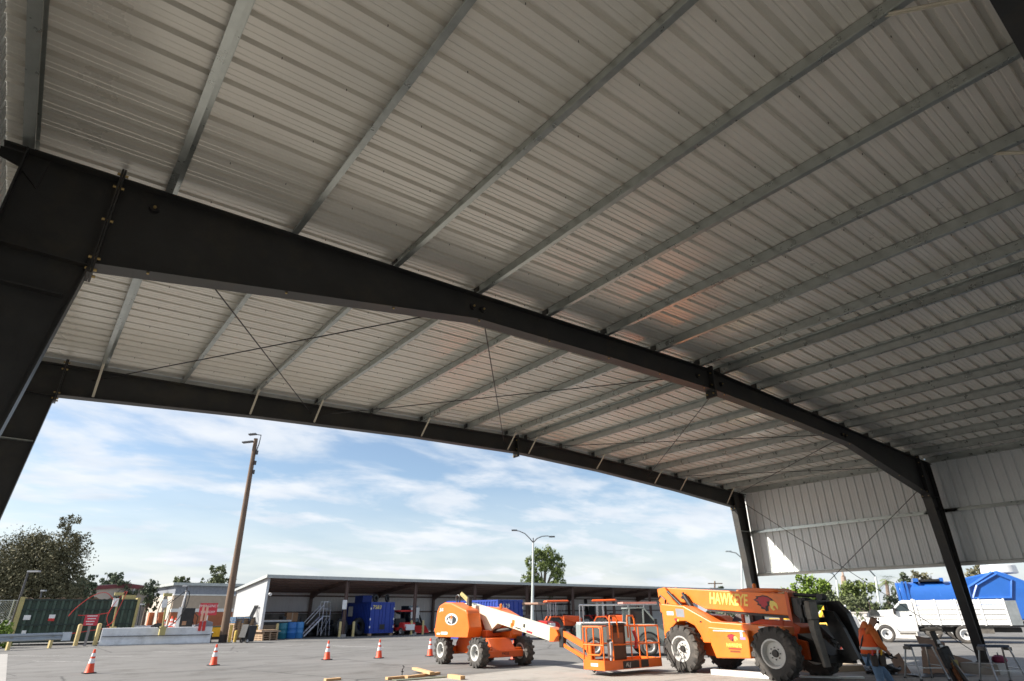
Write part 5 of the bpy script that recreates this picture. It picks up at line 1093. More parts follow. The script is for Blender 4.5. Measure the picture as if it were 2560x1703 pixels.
# yellow equipment behind the telehandler forks
def compressor(p, rz, lab, m, s=1.0):
    t = thing('towed_machine', lab, 'machine', p, rz); t.scale = (s,s,s)
    b = MB(); b.prism([(-1.1,.5),(1.1,.5),(1.2,.8),(.8,1.35),(-.9,1.4),(-1.2,.9)], -.6, .6); b.obj('hood', m, t, bevel=.05)
    b = MB(); b.bb(-.9,.9,-.55,.55,.35,.5); b.bar((1.0,0,.42),(2.1,0,.42),.12,.1); b.obj('chassis', M_BLACK, t)
    for y in (-.72,.72): wheel(t, (0,y,.36), .36, .2, .2, 0, 1 if y > 0 else -1)
    b = MB(); b.bar((-.6,0,1.35),(.9,0,1.95),.16,.16); b.obj('arm', m, t); b = MB(); b.cyl((.7,-.3,1.5),(.7,.3,1.5),.22,n=12); b.obj('drum', M_SIGNWHITE, t)
compressor(XY(D(1990,1590,33)), R(-20), 'yellow machine seen left of the near telehandler fork', M_YELB, 1.0)
compressor(XY(D(2068,1590,33)), R(10), 'yellow machine seen between the telehandler forks', M_YELB, 1.0)
compressor(XY(D(2118,1590,46)), R(10), 'white and yellow machine beyond the worker and the far fork', M_WHITE, 1.0)
p = XY(D(2092,1600,30)); o = dup(c0, p, .3, 'orange and white cone seen below the far telehandler fork'); o.scale = (1.3,1.3,1.6)

# ------------------------------------------------------------------ double-arm street light
lb = XY(D(1330,1560,60)); t = thing('street_light', 'tall pale street light with two curved arms in front of the shed', 'street light', lb)
def atl(px, py): return D(px, py, 60) - lb
b = MB(); tp = atl(1333,1357); b.tube([(0,0,-.05), tuple(tp*.5), tuple(tp)], .16, 12, .08); b.obj('shaft', mat('pale_pole_paint',(.55,.60,.58),.5), t, smooth=True)
b = MB(); b.lathe([(.3,0),(.3,.1),(.18,.3)], 12); b.obj('base', M_CONC, t)
for pts in (((1333,1357),(1325,1347),(1312,1334),(1298,1328),(1286,1326)), ((1333,1357),(1342,1347),(1355,1341),(1368,1340),(1380,1342))):
    b = MB(); b.tube([tuple(atl(*q)) for q in pts], .05, 8, .035); b.obj('arm', M_DARKP, t, smooth=True)
    e = atl(*pts[-1]); b = MB(); b.box(tuple(e), (.55,.25,.12), rz=R(-38)); b.obj('lamp_head', M_DARKP, t)
b = MB(); b.cyl(tuple(atl(1333,1357)), tuple(atl(1333,1345)), .05, n=8); b.obj('finial', M_DARKP, t)
def arm_light(px, ptop, dist, lab, arm):
    base = XY(D(px, 1560, dist)); t = thing('street_light', lab, 'street light', base); tp = D(ptop[0], ptop[1], dist)-base
    b = MB(); b.tube([(0,0,0), tuple(tp)], .13, 8, .08); b.obj('shaft', mat('pale_pole_paint',(.55,.60,.58),.5), t, smooth=True)
    b = MB(); q = [tp, tp+RT*(arm*.4)+Vector((0,0,.5)), tp+RT*arm+Vector((0,0,.65))]; b.tube([tuple(v) for v in q], .06, 6); b.obj('arm', M_GALV, t); b = MB(); b.box(tuple(q[2]), (.6,.25,.12), rz=R(-38)); b.obj('lamp_head', M_GALV, t)
arm_light(1856,(1854,1395),70,'grey street light just left of the far right column',-1.3)
arm_light(2202,(2189,1442),62,'pale street light seen under the right wall before the palm',-.9)
arm_light(2098,(2092,1450),66,'slim pole among the green trees on the right',-.5)
# far cross-arm pole
base = XY(D(1787,1560,120)); t = thing('power_pole', 'far power pole with cross-arms above the telehandler boom', 'power pole', base); tp = D(1787,1453,120)-base
b = MB(); b.tube([(0,0,0), tuple(tp)], .18, 8, .13); b.obj('shaft', M_WOODP, t)
for dz, w_ in ((-.4,2.6),(-1.2,2.2)): b = MB(); b.box((tp.x,tp.y,tp.z+dz), (w_,.15,.16), rz=R(-38)); b.obj('cross_arm', M_WOODP, t)
base = XY(D(2120,1560,80)); t = thing('bare_trunk', 'tall pale tree trunk standing among the green trees on the right', 'trunk', base); tp = D(2108,1441,80)-base
b = MB(); b.tube([(0,0,0), tuple(tp*.5+Vector((.1,0,0))), tuple(tp)], .45, 9, .25); b.obj('stem', mat('pale_bark',(.32,.24,.19),.9), t, smooth=True); b = MB(); b.tube([tuple(tp), tuple(tp+Vector((.5,.2,.9)))], .15, 6, .04); b.obj('stub', mat('pale_bark',(.32,.24,.19),.9), t)

# ------------------------------------------------------------------ trees
def leafmat(name, lo, hi):
    m = mat(name, [(a+c)/2 for a, c in zip(lo, hi)], .75, 0, .1)
    t_ = m.node_tree; cr = [n for n in t_.nodes if n.type == 'VALTORGB'][0]; cr.color_ramp.elements[0].color = (*lo,1); cr.color_ramp.elements[1].color = (*hi,1)
    no = [n for n in t_.nodes if n.type == 'TEX_NOISE'][0]; no.inputs['Scale'].default_value = 1.1
    b_ = t_.nodes['Principled BSDF']; b_.inputs['Specular IOR Level'].default_value = .25
    return m
LF_EUC = leafmat('eucalyptus_leaf', (.08,.082,.046), (.17,.155,.088)); LF_DARK = leafmat('dark_leaf', (.05,.065,.045), (.11,.135,.08)); LF_MID = leafmat('mid_leaf', (.06,.09,.025), (.19,.23,.075)); LF_BRIGHT = leafmat('bright_leaf', (.08,.13,.02), (.24,.34,.06)); LF_OLIVE = leafmat('olive_leaf', (.07,.09,.04), (.17,.19,.10))
M_BARK = mat('bark', (.12,.09,.07), .9, 0, .25, 3, .3, 10)
def tree(lab, base, H, lobes, lm, n, ls, seed, trunk=.3, name='tree', group=None, cat='tree', cl=.46):
    """lobes: (dx along image right, dz height, dy away, rx, rz) crown ellipsoids; leaves in clumps"""
    rn = random.Random(seed); n = int(n*1.9); t = thing(name, lab, cat, base, 0, group)
    right = Vector((_r0.x, _r0.y, 0)); away = Vector((math.sin(YAW), math.cos(YAW), 0))
    tb = MB(); zmax = max(l[1] for l in lobes)
    tb.tube([(0,0,-.1), (rn.uniform(-.2,.2),0,H*.3), (0,0,H*.55)], trunk, 8, trunk*.6)
    b = MB(); tot = sum(l[3]*l[3]*l[4] for l in lobes); V = []; F = []
    for (dx, dz, dy, rx, rz_) in lobes:
        c = right*dx + away*dy + Vector((0,0,dz)); 
        tb.tube([(0,0,H*.4), tuple(c*.5+Vector((0,0,H*.25))), tuple(c)], trunk*.45, 6, trunk*.1)
        k = max(30, int(n*(rx*rx*rz_)/tot)); nc = max(4, int(k/26)); cs = []
        for _ in range(nc):
            d = Vector((rn.gauss(0,1), rn.gauss(0,1), rn.gauss(0,1))).normalized(); q = rn.uniform(.45,1.0)
            cs.append((c + Vector((d.x*rx*q, d.y*rx*q, d.z*rz_*q)), rn.uniform(.6,1.25)*cl*min(rx,rz_)))
        for _ in range(k):
            p, rr = rn.choice(cs); d = Vector((rn.gauss(0,1), rn.gauss(0,1), rn.gauss(0,1))).normalized()*(rr*rn.random()**.45)
            o = p+d; a = Vector((rn.gauss(0,1), rn.gauss(0,1), rn.gauss(0,1)-.5)).normalized(); e = a.cross(Vector((rn.gauss(0,1), rn.gauss(0,1), rn.gauss(0,1)))).normalized(); s_ = ls*rn.uniform(.6,1.4)
            i = len(V); V += [tuple(o-a*s_), tuple(o+e*s_*.55), tuple(o+a*s_), tuple(o-e*s_*.55)]; F.append((i,i+1,i+2,i+3))
    me = bpy.data.meshes.new('crown'); me.from_pydata(V, [], F); me.update(); link('crown', me, lm, t)
    tb.obj('trunk', M_BARK, t, smooth=True); return t
bp_ = XY(D(70,1560,75))
tree('big brown-green eucalyptus tree at the left edge of the photo', bp_, 11, [(-3.2,6.2,0,3.2,2.9),(-.3,5.0,0,3.0,3.2),(1.2,7.8,0,2.0,1.7),(2.2,6.3,0,1.8,1.9),(1.0,9.9,.5,1.25,.9),(2.6,8.4,0,1.1,.8),(-1.5,8.2,0,1.7,1.2),(1.2,3.8,0,2.6,1.9),(-4.5,4.0,0,3,3.4),(3.0,3.6,0,1.3,1.0)], LF_EUC, 26000, .10, 3, .45, cl=.40)
def small(px, ptop, dist, lab, lm, wpx, n, ls, seed, grp=None, low=.35, name='tree', bpx=1560):
    base = XY(D(px, bpx, dist)); tp = D(px, ptop, dist).z; s = dist/1464.0*1.12; w_ = wpx*s/2; rn = random.Random(seed*7+1)
    lobes = []
    for i in range(6):
        z = tp*(low+(1-low)*(i+.6)/6.4); rx = w_*(.55+.35*math.sin(math.pi*(i+.8)/7))*rn.uniform(.8,1.1); lobes.append((rn.uniform(-.45,.45)*w_, z-rx*.35, rn.uniform(-.3,.3)*w_, rx*.8, min(rx*.8,(1-low)*tp*.24)))
    lobes.append((0, tp-w_*.28, 0, w_*.36, w_*.3))
    return tree(lab, base, tp, lobes, lm, n, ls, seed, .16+.012*tp, name, grp, 'tree' if name != 'shrub' else 'shrub')
small(176,1432,95,'dark tree peeping out right of the big eucalyptus', LF_DARK, 44, 900, .2, 11, low=.3)
small(200,1436,105,'thin sparse tree over the cream warehouse roof, left', LF_DARK, 30, 450, .2, 12, low=.4)
small(238,1428,120,'slender sparse tree over the middle of the cream warehouse', LF_DARK, 34, 600, .22, 13, low=.4)
small(262,1430,118,'broad sparse tree above the cream warehouse ridge', LF_DARK, 60, 1000, .22, 14, low=.4)
small(294,1446,112,'small sparse tree over the right half of the warehouse', LF_DARK, 46, 600, .2, 15, low=.4)
small(357,1444,100,'dark tree in the gap between warehouse and block building', LF_DARK, 44, 700, .17, 16, low=.42)
small(432,1432,140,'round tree top over the left end of the block building', LF_OLIVE, 46, 900, .26, 17, low=.45)
small(515,1410,140,'pointed tree top over the middle of the block building', LF_OLIVE, 66, 1500, .27, 18, low=.4)
mb_ = XY(D(1362,1560,78))
tree('round-topped green pine rising behind the shed roof', mb_, 9.5, [(-.6,8.2,0,1.0,.9),(.7,8.3,0,1.1,.9),(-1.5,7.3,0,.8,.8),(1.9,7.3,0,.8,.9),(.2,7.0,0,1.3,.8),(-1.2,6.2,0,.9,.7),(1.6,6.0,0,1.1,.8),(-2.0,5.2,0,.9,.7),(-.6,5.1,0,1.1,.7),(1.8,4.8,0,1.1,.7),(.3,4.2,0,1.5,.8)], LF_MID, 6500, .11, 21, .3, cl=.40)
small(1817,1465,120,'small distant tree top above the telehandler boom', LF_DARK, 26, 300, .25, 22, low=.4)
small(2030,1434,60,'bright green leafy tree just right of the far column', LF_BRIGHT, 112, 3600, .13, 23, low=.18)
small(2085,1452,64,'grey-brown thin tree right of the bright green tree', LF_OLIVE, 50, 700, .13, 24, low=.2)
small(2150,1440,70,'green tree behind the tall pale trunk', LF_MID, 110, 2600, .16, 25, low=.15)
small(2130,1478,56,'low olive shrub left of the worker', LF_OLIVE, 90, 1500, .11, 26, low=.1, name='shrub')
small(2185,1482,54,'low grey-green shrub behind the worker', LF_OLIVE, 100, 1600, .11, 27, low=.1, name='shrub')
small(2235,1488,58,'dark green shrub beside the refuse truck', LF_DARK, 70, 1000, .12, 28, low=.1, name='shrub')
small(2290,1428,95,'dark pine over the front of the refuse truck', LF_DARK, 50, 800, .2, 29, low=.3)
small(2335,1424,98,'tall brown-green pine over the refuse truck', LF_EUC, 70, 1100, .2, 30, low=.3)
small(2480,1412,100,'brown-green tree left of the white dome', LF_EUC, 60, 900, .2, 31, low=.3)
small(2075,1462,90,'distant green tree between the street lights', LF_MID, 60, 800, .18, 32, low=.2)
small(8,1548,50,'bright green bush at the left edge behind the guard rail', LF_BRIGHT, 60, 1300, .09, 33, low=.08, name='shrub')
small(328,1568,58,'small green bush right of the dumpster', LF_MID, 30, 500, .09, 34, low=.1, name='shrub')
# palm
base = XY(D(2226,1560,85)); t = thing('palm_tree', 'fan palm beside the refuse truck', 'palm', base); tp = D(2216,1452,85)-base
b = MB(); b.tube([(0,0,0), tuple(tp*.5+Vector((.1,0,0))), tuple(tp)], .25, 8, .18); b.obj('trunk', mat('pale_bark',(.32,.24,.19),.9), t, smooth=True)
rn = random.Random(5)
for i in range(22):
    a = 2*math.pi*i/22+rn.uniform(-.1,.1); el = rn.uniform(-.5,1.1); L = rn.uniform(1.5,2.1); d = Vector((math.cos(a)*math.cos(el), math.sin(a)*math.cos(el), math.sin(el))); sd_ = Vector((-math.sin(a), math.cos(a), 0)); b = MB()
    for q in range(10):
        f = q/9; c = tp + d*(L*f) - Vector((0,0,.7*f*f)); wv = sd_*(.36*math.sin(math.pi*(f*.85+.1))); c2 = c + d*.3 - Vector((0,0,.25)); b.add([c-sd_*.02, c+sd_*.02, c2+wv+sd_*.02, c2+wv-sd_*.04], [(0,1,2,3)]); b.add([c-sd_*.02, c+sd_*.02, c2-wv+sd_*.04, c2-wv-sd_*.02], [(0,1,2,3)])
    b.obj('frond', LF_MID, t, fixn=False)
# low boundary wall and far hedge line so the horizon is closed
t = thing('boundary_wall', 'long pale boundary wall far behind the yard on the right', 'wall', XY(D(1990,1560,58)), 0)
wa, wb_ = Vector((0,0,0)), XY(D(2290,1560,50))-XY(D(1990,1560,58)); b = MB(); b.bar((0,0,.75), (wb_.x, wb_.y, .75), .2, 1.5); b.obj('wall', mat('pale_wall',(.45,.44,.42),.9), t); b = MB(); b.bar((0,0,1.55), (wb_.x, wb_.y, 1.55), .3, .1); b.obj('coping', M_CONC, t)
rn = random.Random(9); V = []; F = []
for i in range(9000):
    px = rn.uniform(-300, 2860); dist = rn.uniform(190, 230); hgt = (3.2+2.2*math.sin(px*.013)+1.5*math.sin(px*.041+1)); p = D(px, 1530, dist); o = Vector((p.x, p.y, rn.random()**.6*max(1.2,hgt)))
    a = Vector((rn.gauss(0,1), rn.gauss(0,1), rn.gauss(0,1))).normalized(); e = a.cross(Vector((0,0,1))).normalized(); s_ = rn.uniform(.4,1.1); k = len(V); V += [tuple(o-a*s_), tuple(o+e*s_*.7), tuple(o+a*s_), tuple(o-e*s_*.7)]; F.append((k,k+1,k+2,k+3))
me = bpy.data.meshes.new('far_tree_line'); me.from_pydata(V, [], F); me.update(); tag(link('far_tree_line', me, LF_DARK), 'far dark tree line along the horizon', kind='stuff')

# ------------------------------------------------------------------ worker
PP = XY(D(2180,1645,15.3)); PZ = R(-40)
def skin(name, m, par, verts, edges, radii, sub=2, root=0):
    me = bpy.data.meshes.new(name); me.from_pydata(verts, edges, []); me.update(); me.materials.append(m)
    o = bpy.data.objects.new(name, me); COL.objects.link(o); o.parent = par
    sk = o.modifiers.new('skin', 'SKIN'); sk.use_smooth_shade = True
    for i, r_ in enumerate(radii):
        rr = r_ if isinstance(r_, tuple) else (r_, r_); me.skin_vertices[0].data[i].radius = rr; me.skin_vertices[0].data[i].use_root = (i == root)
    s_ = o.modifiers.new('sub', 'SUBSURF'); s_.levels = sub; s_.render_levels = sub
    return o
hip = (0,0,.94); 
# local: x forward, y left; right arm and side are towards the camera
bodyv = [(0,0,.95),(.0,0,1.15),(-.02,0,1.36),(.03,0,1.50),(.09,0,1.58),(.13,0,1.68), (-.02,-.19,1.41),(.05,-.25,1.20),(.22,-.20,1.04),(.30,-.18,.97), (-.02,.19,1.41),(.10,.25,1.16),(.28,.12,1.00),(.36,.08,.95),
         (-.01,-.10,.90),(.02,-.11,.50),(-.10,-.11,.10), (.02,.10,.90),(.30,.10,.54),(.42,.10,.10),(.03,-.11,.04),(.55,.10,.04)]
bodye = [(0,1),(1,2),(2,3),(3,4),(4,5),(2,6),(6,7),(7,8),(8,9),(2,10),(10,11),(11,12),(12,13),(0,14),(14,15),(15,16),(0,17),(17,18),(18,19),(16,20),(19,21)]
bodyr = [(.13,.15),(.12,.14),(.13,.15),.055,.075,.085,.06,.045,.036,.03,.06,.045,.036,.03,.085,.06,.045,.085,.06,.045,.04,.04]
person = skin('person', M_SKIN, None, bodyv, bodye, bodyr)
person.location = PP; person.scale = (.955,.955,.955); person.rotation_euler = (0,0,PZ); tag(person, 'worker in orange hoodie, safety vest and grey hard hat walking past the telehandler forks', 'person')
hv = [(0,0,.96),(-.01,0,1.12),(-.03,0,1.30),(-.03,0,1.44),(.02,0,1.53), (-.03,-.20,1.42),(.04,-.27,1.20),(.21,-.21,1.05), (-.03,.20,1.42),(.08,.27,1.17),(.27,.13,1.01)]
skin('hoodie', M_HOOD, person, hv, [(0,1),(1,2),(2,3),(3,4),(3,5),(5,6),(6,7),(3,8),(8,9),(9,10)], [(.155,.175),(.155,.175),(.165,.18),(.14,.17),(.09,.10),.085,.068,.055,.085,.068,.055])
skin('hood', M_HOOD, person, [(-.10,-.08,1.49),(-.13,0,1.52),(-.10,.08,1.49),(.03,.11,1.50),(.03,-.11,1.50),(-.06,0,1.60)], [(0,1),(1,2),(2,3),(0,4),(1,5)], [.06,.07,.06,.045,.045,.05], root=1)
skin('jeans', M_JEANS, person, [(0,0,.98),(-.01,-.10,.88),(.02,-.11,.50),(-.09,-.11,.12),(.02,.10,.88),(.30,.10,.54),(.41,.10,.13)], [(0,1),(1,2),(2,3),(0,4),(4,5),(5,6)], [(.155,.165),.115,.082,.07,.115,.082,.07])
b = MB()
for y0, y1 in ((-.185,-.06),(.06,.185)): pass
def shell(nm, m, prof, a0, a1, seg=16):
    """open vest shell round the torso: prof = (z, rx, ry, cx)"""
    b = MB(); n = seg+1; vs = []
    for z, rx, ry, cx in prof:
        for i in range(n):
            a = a0+(a1-a0)*i/seg; vs.append((cx+rx*math.cos(a), ry*math.sin(a), z))
    fs = []
    for k in range(len(prof)-1):
        for i in range(seg): fs.append((k*n+i, k*n+i+1, (k+1)*n+i+1, (k+1)*n+i))
    b.add(vs, fs); o = b.obj(nm, m, person, smooth=True); o.modifiers.new('thick', 'SOLIDIFY').thickness = .012; return o
shell('safety_vest', M_VEST, [(.98,.185,.215,-.005),(1.12,.19,.215,-.01),(1.28,.195,.215,-.025),(1.40,.175,.19,-.03),(1.47,.12,.14,-.03)], R(25), R(335))
shell('reflective_stripe', M_SILVER, [(1.06,.200,.230,-.008),(1.115,.202,.230,-.01)], R(24), R(336))
b = MB(); b.tube([(.10,-.15,1.44),(.15,-.17,1.25),(.16,-.17,1.08)], .022, 6); b.obj('harness_strap', M_PLAST, person, smooth=True); b = MB(); b.tube([(.10,.15,1.44),(.15,.17,1.25),(.16,.17,1.08)], .022, 6); b.obj('harness_strap', M_PLAST, person, smooth=True); b = MB(); b.tube([(-.12,-.10,1.46),(-.21,-.08,1.25),(-.2,.02,1.08)], .02, 6); b.obj('harness_strap', M_PLAST, person, smooth=True)
shell('tool_belt', M_LEATHER, [(.93,.185,.215,0),(1.0,.19,.22,0)], 0, R(359))
for y, x in ((-.24,-.08),(-.24,.08),(.24,.0)):
    b = MB(); b.prism([(x-.06,.76),(x+.05,.76),(x+.07,.97),(x-.075,.97)], y-.05, y+.04); b.obj('tool_pouch', M_LEATHER, person, bevel=.02)
for x, m in ((-.12,M_RED),(-.02,M_SIGNWHITE),(.06,M_YELB)): b = MB(); b.cyl((x,-.25,.9),(x+.02,-.27,1.07),.018,n=8); b.obj('hand_tool', m, person)
# hard hat
b = MB(); HC = (.115,0,1.705); prof_ = [(.135,0)]+[(.128*math.cos(a), .125*math.sin(a)) for a in [R(x) for x in (5,20,38,56,74,86)]]+[(.003,.126)]
b.lathe(prof_, 24, c=HC); hat = b.obj('hard_hat', M_HAT, person, smooth=True)
b = MB(); b.lathe([(.128,-.004),(.168,-.012),(.166,-.02),(.128,-.014)], 24, c=HC, close=False); b.obj('brim', M_HAT, hat, smooth=True)
b = MB(); b.box((.27,0,1.69),(.08,.14,.01)); b.obj('peak', M_HAT, hat); b = MB(); b.box((-.03,-.07,1.72),(.03,.09,.09)); b.obj('sticker', M_SIGNWHITE, hat)
# face: nose, ears, eyes, beard
b = MB(); b.prism([(.205,1.665),(.238,1.635),(.205,1.625)], -.014, .014); b.obj('nose', M_SKIN, person, bevel=.004)
for s_ in (-1,1):
    b = MB(); b.lathe([(.001,-.012),(.02,-.008),(.026,0),(.02,.008),(.001,.012)], 10, 'Y', c=(.115, s_*.088, 1.655)); b.obj('ear', M_SKIN, person, smooth=True)
    b = MB(); b.lathe([(.001,-.01),(.009,0),(.001,.01)], 8, 'X', c=(.203, s_*.032, 1.668)); b.obj('eye', M_BLACK, person)
b = MB(); b.box((.20,0,1.60),(.03,.06,.012)); b.obj('mouth', mat('lip',(.3,.12,.1),.6), person)
b = MB(); b.box((.19,0,1.575),(.05,.10,.045)); b.obj('beard', M_LEATHER, person, bevel=.015)
# gloves with five fingers each
def glove(wrist, d, side):
    w_ = Vector(wrist); d = Vector(d).normalized(); lat = Vector((0,1,0)); lat = (lat-d*lat.dot(d)).normalized(); nrm = d.cross(lat)
    V = [tuple(w_), tuple(w_+d*.05)]; E_ = [(0,1)]; Rr = [.034,(.042,.026)]
    for k, (o, L, sp_) in enumerate(((-.032,.075,-.12),(-.011,.088,-.03),(.011,.084,.05),(.031,.066,.14))):
        i = len(V); base = w_+d*.085+lat*o; V += [tuple(base), tuple(base+d*L*.55+lat*sp_*.04+nrm*.008), tuple(base+d*L+lat*sp_*.06+nrm*.03)]; E_ += [(1,i),(i,i+1),(i+1,i+2)]; Rr += [.012,.0105,.009]
    i = len(V); tb_ = w_+d*.03+lat*(.045*side); V += [tuple(tb_), tuple(tb_+d*.035+lat*.028*side+nrm*.01), tuple(tb_+d*.07+lat*.035*side+nrm*.02)]; E_ += [(0,i),(i,i+1),(i+1,i+2)]; Rr += [.014,.012,.010]
    skin('glove', M_PLAST, person, V, E_, Rr, 1)
glove((.27,-.185,.99),(.75,.05,-.6),1); glove((.33,.10,.97),(.7,-.1,-.65),-1)
for x, y, dx in ((-.08,-.11,.13),(.43,.10,.13)):
    b = MB(); b.prism([(x-.07,0),(x+dx+.06,0),(x+dx+.07,.05),(x+dx-.02,.09),(x+.05,.17),(x-.06,.17),(x-.08,.05)], y-.05, y+.05); b.obj('boot', M_LEATHER, person, bevel=.02, seg=2)

for o_ in [person]+list(person.children)+list(hat.children):
    for v_ in o_.data.vertices:
        if v_.co.z > .95: v_.co.x += .17*(v_.co.z-.95)

# ------------------------------------------------------------------ work platforms, tool post, cardboard, lumber
def platform(p, rz, lab, h=.80, L=.62):
    t = thing('work_platform', lab, 'work platform', p, rz)
    b = MB(); b.bb(-L/2,L/2,-.16,.16,h-.06,h); b.obj('deck', mat('dark_blue_deck',(.05,.07,.12),.5), t, bevel=.012)
    for sx in (-1,1):
        for sy in (-1,1): b = MB(); b.bar((sx*(L/2-.03),sy*.14,h-.05),(sx*(L/2+.06),sy*.38,.0),.045,.025,up=(1,0,0)); b.obj('leg', M_CHROME, t); b = MB(); b.box((sx*(L/2+.06),sy*.38,.02),(.06,.05,.04)); b.obj('foot', M_PLAST, t)
        b = MB(); b.bar((sx*(L/2+.02),-.27,.35),(sx*(L/2+.02),.27,.35),.03,.02); b.obj('spreader', M_CHROME, t)
        b = MB(); b.box((sx*(L/2+.02),0,h-.09),(.04,.3,.08)); b.obj('bracket', M_GREYSTEEL, t)
    b = MB(); b.bar((-L/2-.03,-.29,.3),(L/2+.03,-.29,.3),.025,.025); b.obj('cross_bar', M_CHROME, t)
p1 = XY(G(2318,1699)); platform(p1, R(-40), 'folding work platform left of the right column', .86)
p2 = XY(G(2512,1708)); platform(p2, R(-45), 'folding work platform at the right edge in front of the concrete pier', .88)
# dark post with clutter
q = XY(G(2395,1712)); t = thing('tool_stand', 'tall dark tool stand with hanging gear between the work platforms', 'tool stand', q, R(-40))
b = MB(); b.bar((.0,0,0),(-.28,0,1.22),.10,.10); b.bar((.35,.2,0),(-.2,0,1.0),.06,.06); b.bar((.1,-.35,0),(-.2,0,1.0),.06,.06); b.obj('frame', M_BLACK, t)
b = MB(); b.box((-.10,-.04,.62),(.26,.2,.5),ry=R(-13)); b.obj('gear_bag', M_PLAST, t, bevel=.03); b = MB(); b.box((-.02,-.16,.50),(.14,.04,.14)); b.obj('orange_tag', M_KHAKI, t)
b = MB(); b.lathe([(.001,0),(.22,.02),(.26,.05),(.2,.07),(.001,.08)], 14, c=(-.28,0,1.22)); b.obj('top_plate', mat('tan_tarp',(.45,.40,.33),.8), t)
for dx_, z in ((-.02,.86),(-.06,.98)): b = MB(); b.box((-.18+dx_,-.09,z),(.07,.03,.09)); b.obj('silver_clip', M_CHROME, t)
b = MB(); b.bar((.02,-.1,.1),(-.1,-.1,.5),.16,.05); b.obj('rusty_plate', mat('rust',(.18,.07,.03),.9), t)
def card(pts, lab, th=.012):
    p0 = sum(pts, Vector())/len(pts); t = thing('cardboard_sheet', lab, 'cardboard', XY(p0), 0); b = MB(); n_ = (pts[1]-pts[0]).cross(pts[2]-pts[0]).normalized()*th; o = Vector((p0.x,p0.y,0)); k = len(pts)
    b.add([p-o for p in pts]+[p-o+n_ for p in pts], [tuple(range(k)), tuple(range(k,2*k))[::-1]]+[(i,k+i,k+(i+1)%k,(i+1)%k) for i in range(k)]); b.obj('sheet', M_CARD, t)
    m_ = [(p-o)*.6 + (pts[(i+1)%k]-o)*.4 for i, p in enumerate(pts)]; return t
def gp(px, py, z): 
    v = G(px, py); return Vector((v.x, v.y, z))
B0 = G(2330,1686); 
def lp(u, v, z): return Vector((B0.x, B0.y, 0)) + _r0*u + Vector((math.sin(YAW), math.cos(YAW), 0))*v + Vector((0,0,z))
card([lp(.05,.0,.02),lp(.75,.15,.02),lp(.85,.35,.82),lp(-.05,.25,1.02)], 'big upright cardboard flap behind the left work platform')
card([lp(.75,.3,.02),lp(1.75,.5,.02),lp(1.7,.6,.30),lp(.85,.5,.55)], 'sloping cardboard flap left of the concrete pier')
card([lp(-.35,-.15,.02),lp(.85,-.2,.02),lp(.8,.05,.34),lp(-.1,.05,.62)], 'tan cardboard leaning low behind the work platform')
card([lp(-1.0,.0,.02),lp(-.55,.1,.02),lp(-.65,.3,.55),lp(-1.0,.2,.40)], 'small folded cardboard piece right of the worker')
t = thing('cable_heap', 'dark heap of straps and cable on the ground right of the worker', 'cable heap', lp(-1.5,.1,0), 0)
for k in range(4):
    b = MB(); b.tube([((.5+.08*k)*math.cos(a)*.7+.1*k, (.3+.05*k)*math.sin(a), .06+.04*k+.05*math.sin(3*a+k)) for a in [i*2*math.pi/16 for i in range(17)]], .05, 6); b.obj('coil', M_BLACK, t, smooth=True)
b = MB(); b.bar((-.6,-.1,.25),(.5,.1,.08),.12,.08); b.obj('bar', M_GREYSTEEL, t)
t = thing('plastic_sheet', 'black plastic sheeting on the slab behind the left work platform', 'plastic sheet', lp(-.1,-.5,.01), R(-30)); b = MB()
vs = []; nx, ny = 12, 6
for i in range(nx):
    for j in range(ny): vs.append((-.9+1.8*i/(nx-1), -.35+.7*j/(ny-1), .01+.05*abs(math.sin(i*1.9+j*.8)*math.sin(j*1.3))))
b.add(vs, [(i*ny+j,(i+1)*ny+j,(i+1)*ny+j+1,i*ny+j+1) for i in range(nx-1) for j in range(ny-1)]); b.obj('sheet', M_PLAST, t, smooth=True)
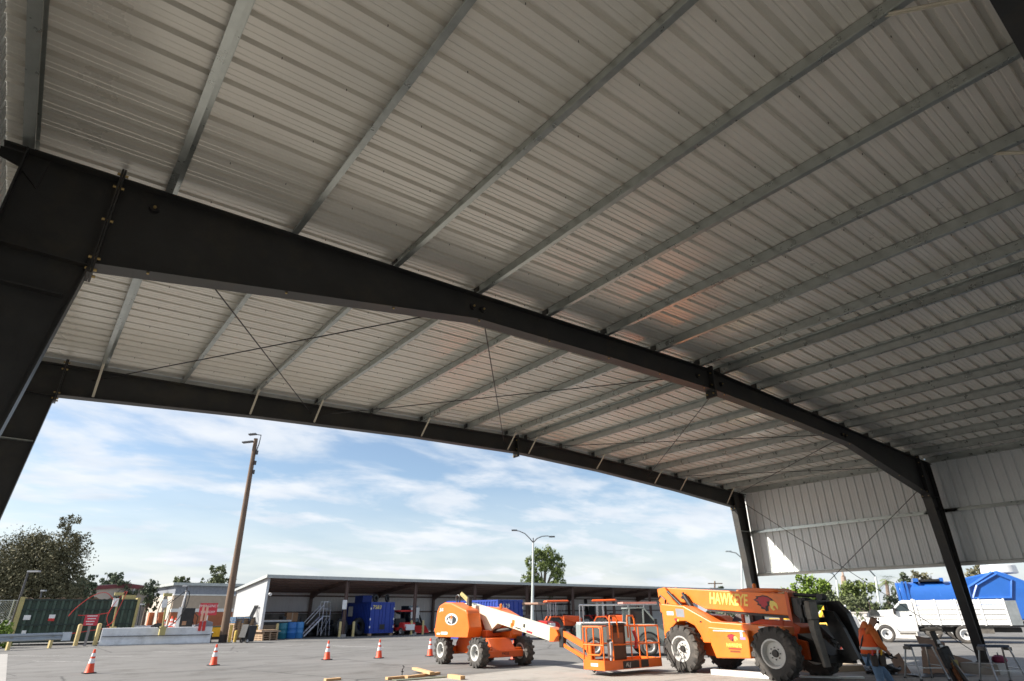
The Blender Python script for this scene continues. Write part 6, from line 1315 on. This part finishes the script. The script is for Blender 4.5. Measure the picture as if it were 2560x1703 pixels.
t = thing('tool_bag', 'maroon bag on the concrete pier of the right column', 'bag', (11.75,-.33,.28), R(20)); b = MB(); b.lathe([(.16,0),(.2,.06),(.17,.15),(.08,.2)], 12); b.obj('bag', mat('maroon_cloth',(.22,.03,.08),.8), t, smooth=True); b = MB(); b.tube([(-.1,0,.18),(0,0,.26),(.1,0,.18)], .015, 6); b.obj('handle', M_PLAST, t)
# long white gutter pieces and lumber
def stick(a, c, w_, h, lab, m, nm='lumber', cat='lumber', z=0.0, ends=True):
    a = XY(a); c = XY(c); t = thing(nm, lab, cat, XY(a, z), 0); d = c-a; b = MB(); b.bar((0,0,h/2), (d.x,d.y,h/2), w_, h); b.obj('board', m, t, bevel=.004); return t
stick(G(1783,1686), G(1950,1699), .22, .14, 'long white gutter section lying in front of the telehandler', M_TRIM, 'gutter_section', 'gutter'); stick(G(2000,1694), G(2160,1697), .22, .05, 'flat pale trim piece on the slab right of the gutter section', M_TRIM, 'gutter_section', 'gutter')
stick(G(966,1700), G(1020,1695), .14, .07, 'pine board at the left end of the lumber on the slab edge', M_WOOD); stick(G(1015,1697), G(1097,1686), .14, .07, 'pine board pointing up right in the lumber pile', M_WOOD)
stick(G(1035,1681), G(1080,1694), .15, .07, 'pine board laid across the other two boards', M_WOOD, z=.075); stick(G(1124,1695), G(1157,1700), .16, .10, 'short pine block right of the lumber pile', M_WOOD)
stick(G(985,1703), G(1150,1691), .30, .03, 'olive metal channel lying under the lumber along the slab edge', M_STRIP, 'metal_channel', 'channel'); stick(G(812,1703), G(850,1700), .16, .06, 'short pale board at the bottom edge left of the lumber', M_WOOD)
t = thing('pin_stake', 'small dark steel pin beside the lumber', 'pin', XY(G(1005,1690)), 0); b = MB(); b.tube([(0,0,0),(.0,0,.18),(.06,0,.24),(.0,.0,.28)], .014, 6); b.obj('shaft', M_BLACK, t); b = MB(); b.cyl((0,0,.1),(0,0,.13),.04,n=8); b.obj('collar', M_BLACK, t)
stick(lp(-3.4,1.2,0), lp(-1.2,1.6,0), .9, .16, 'pale plywood stack on the slab behind the worker', mat('pale_ply',(.55,.45,.32),.8), 'plywood_stack', 'plywood');
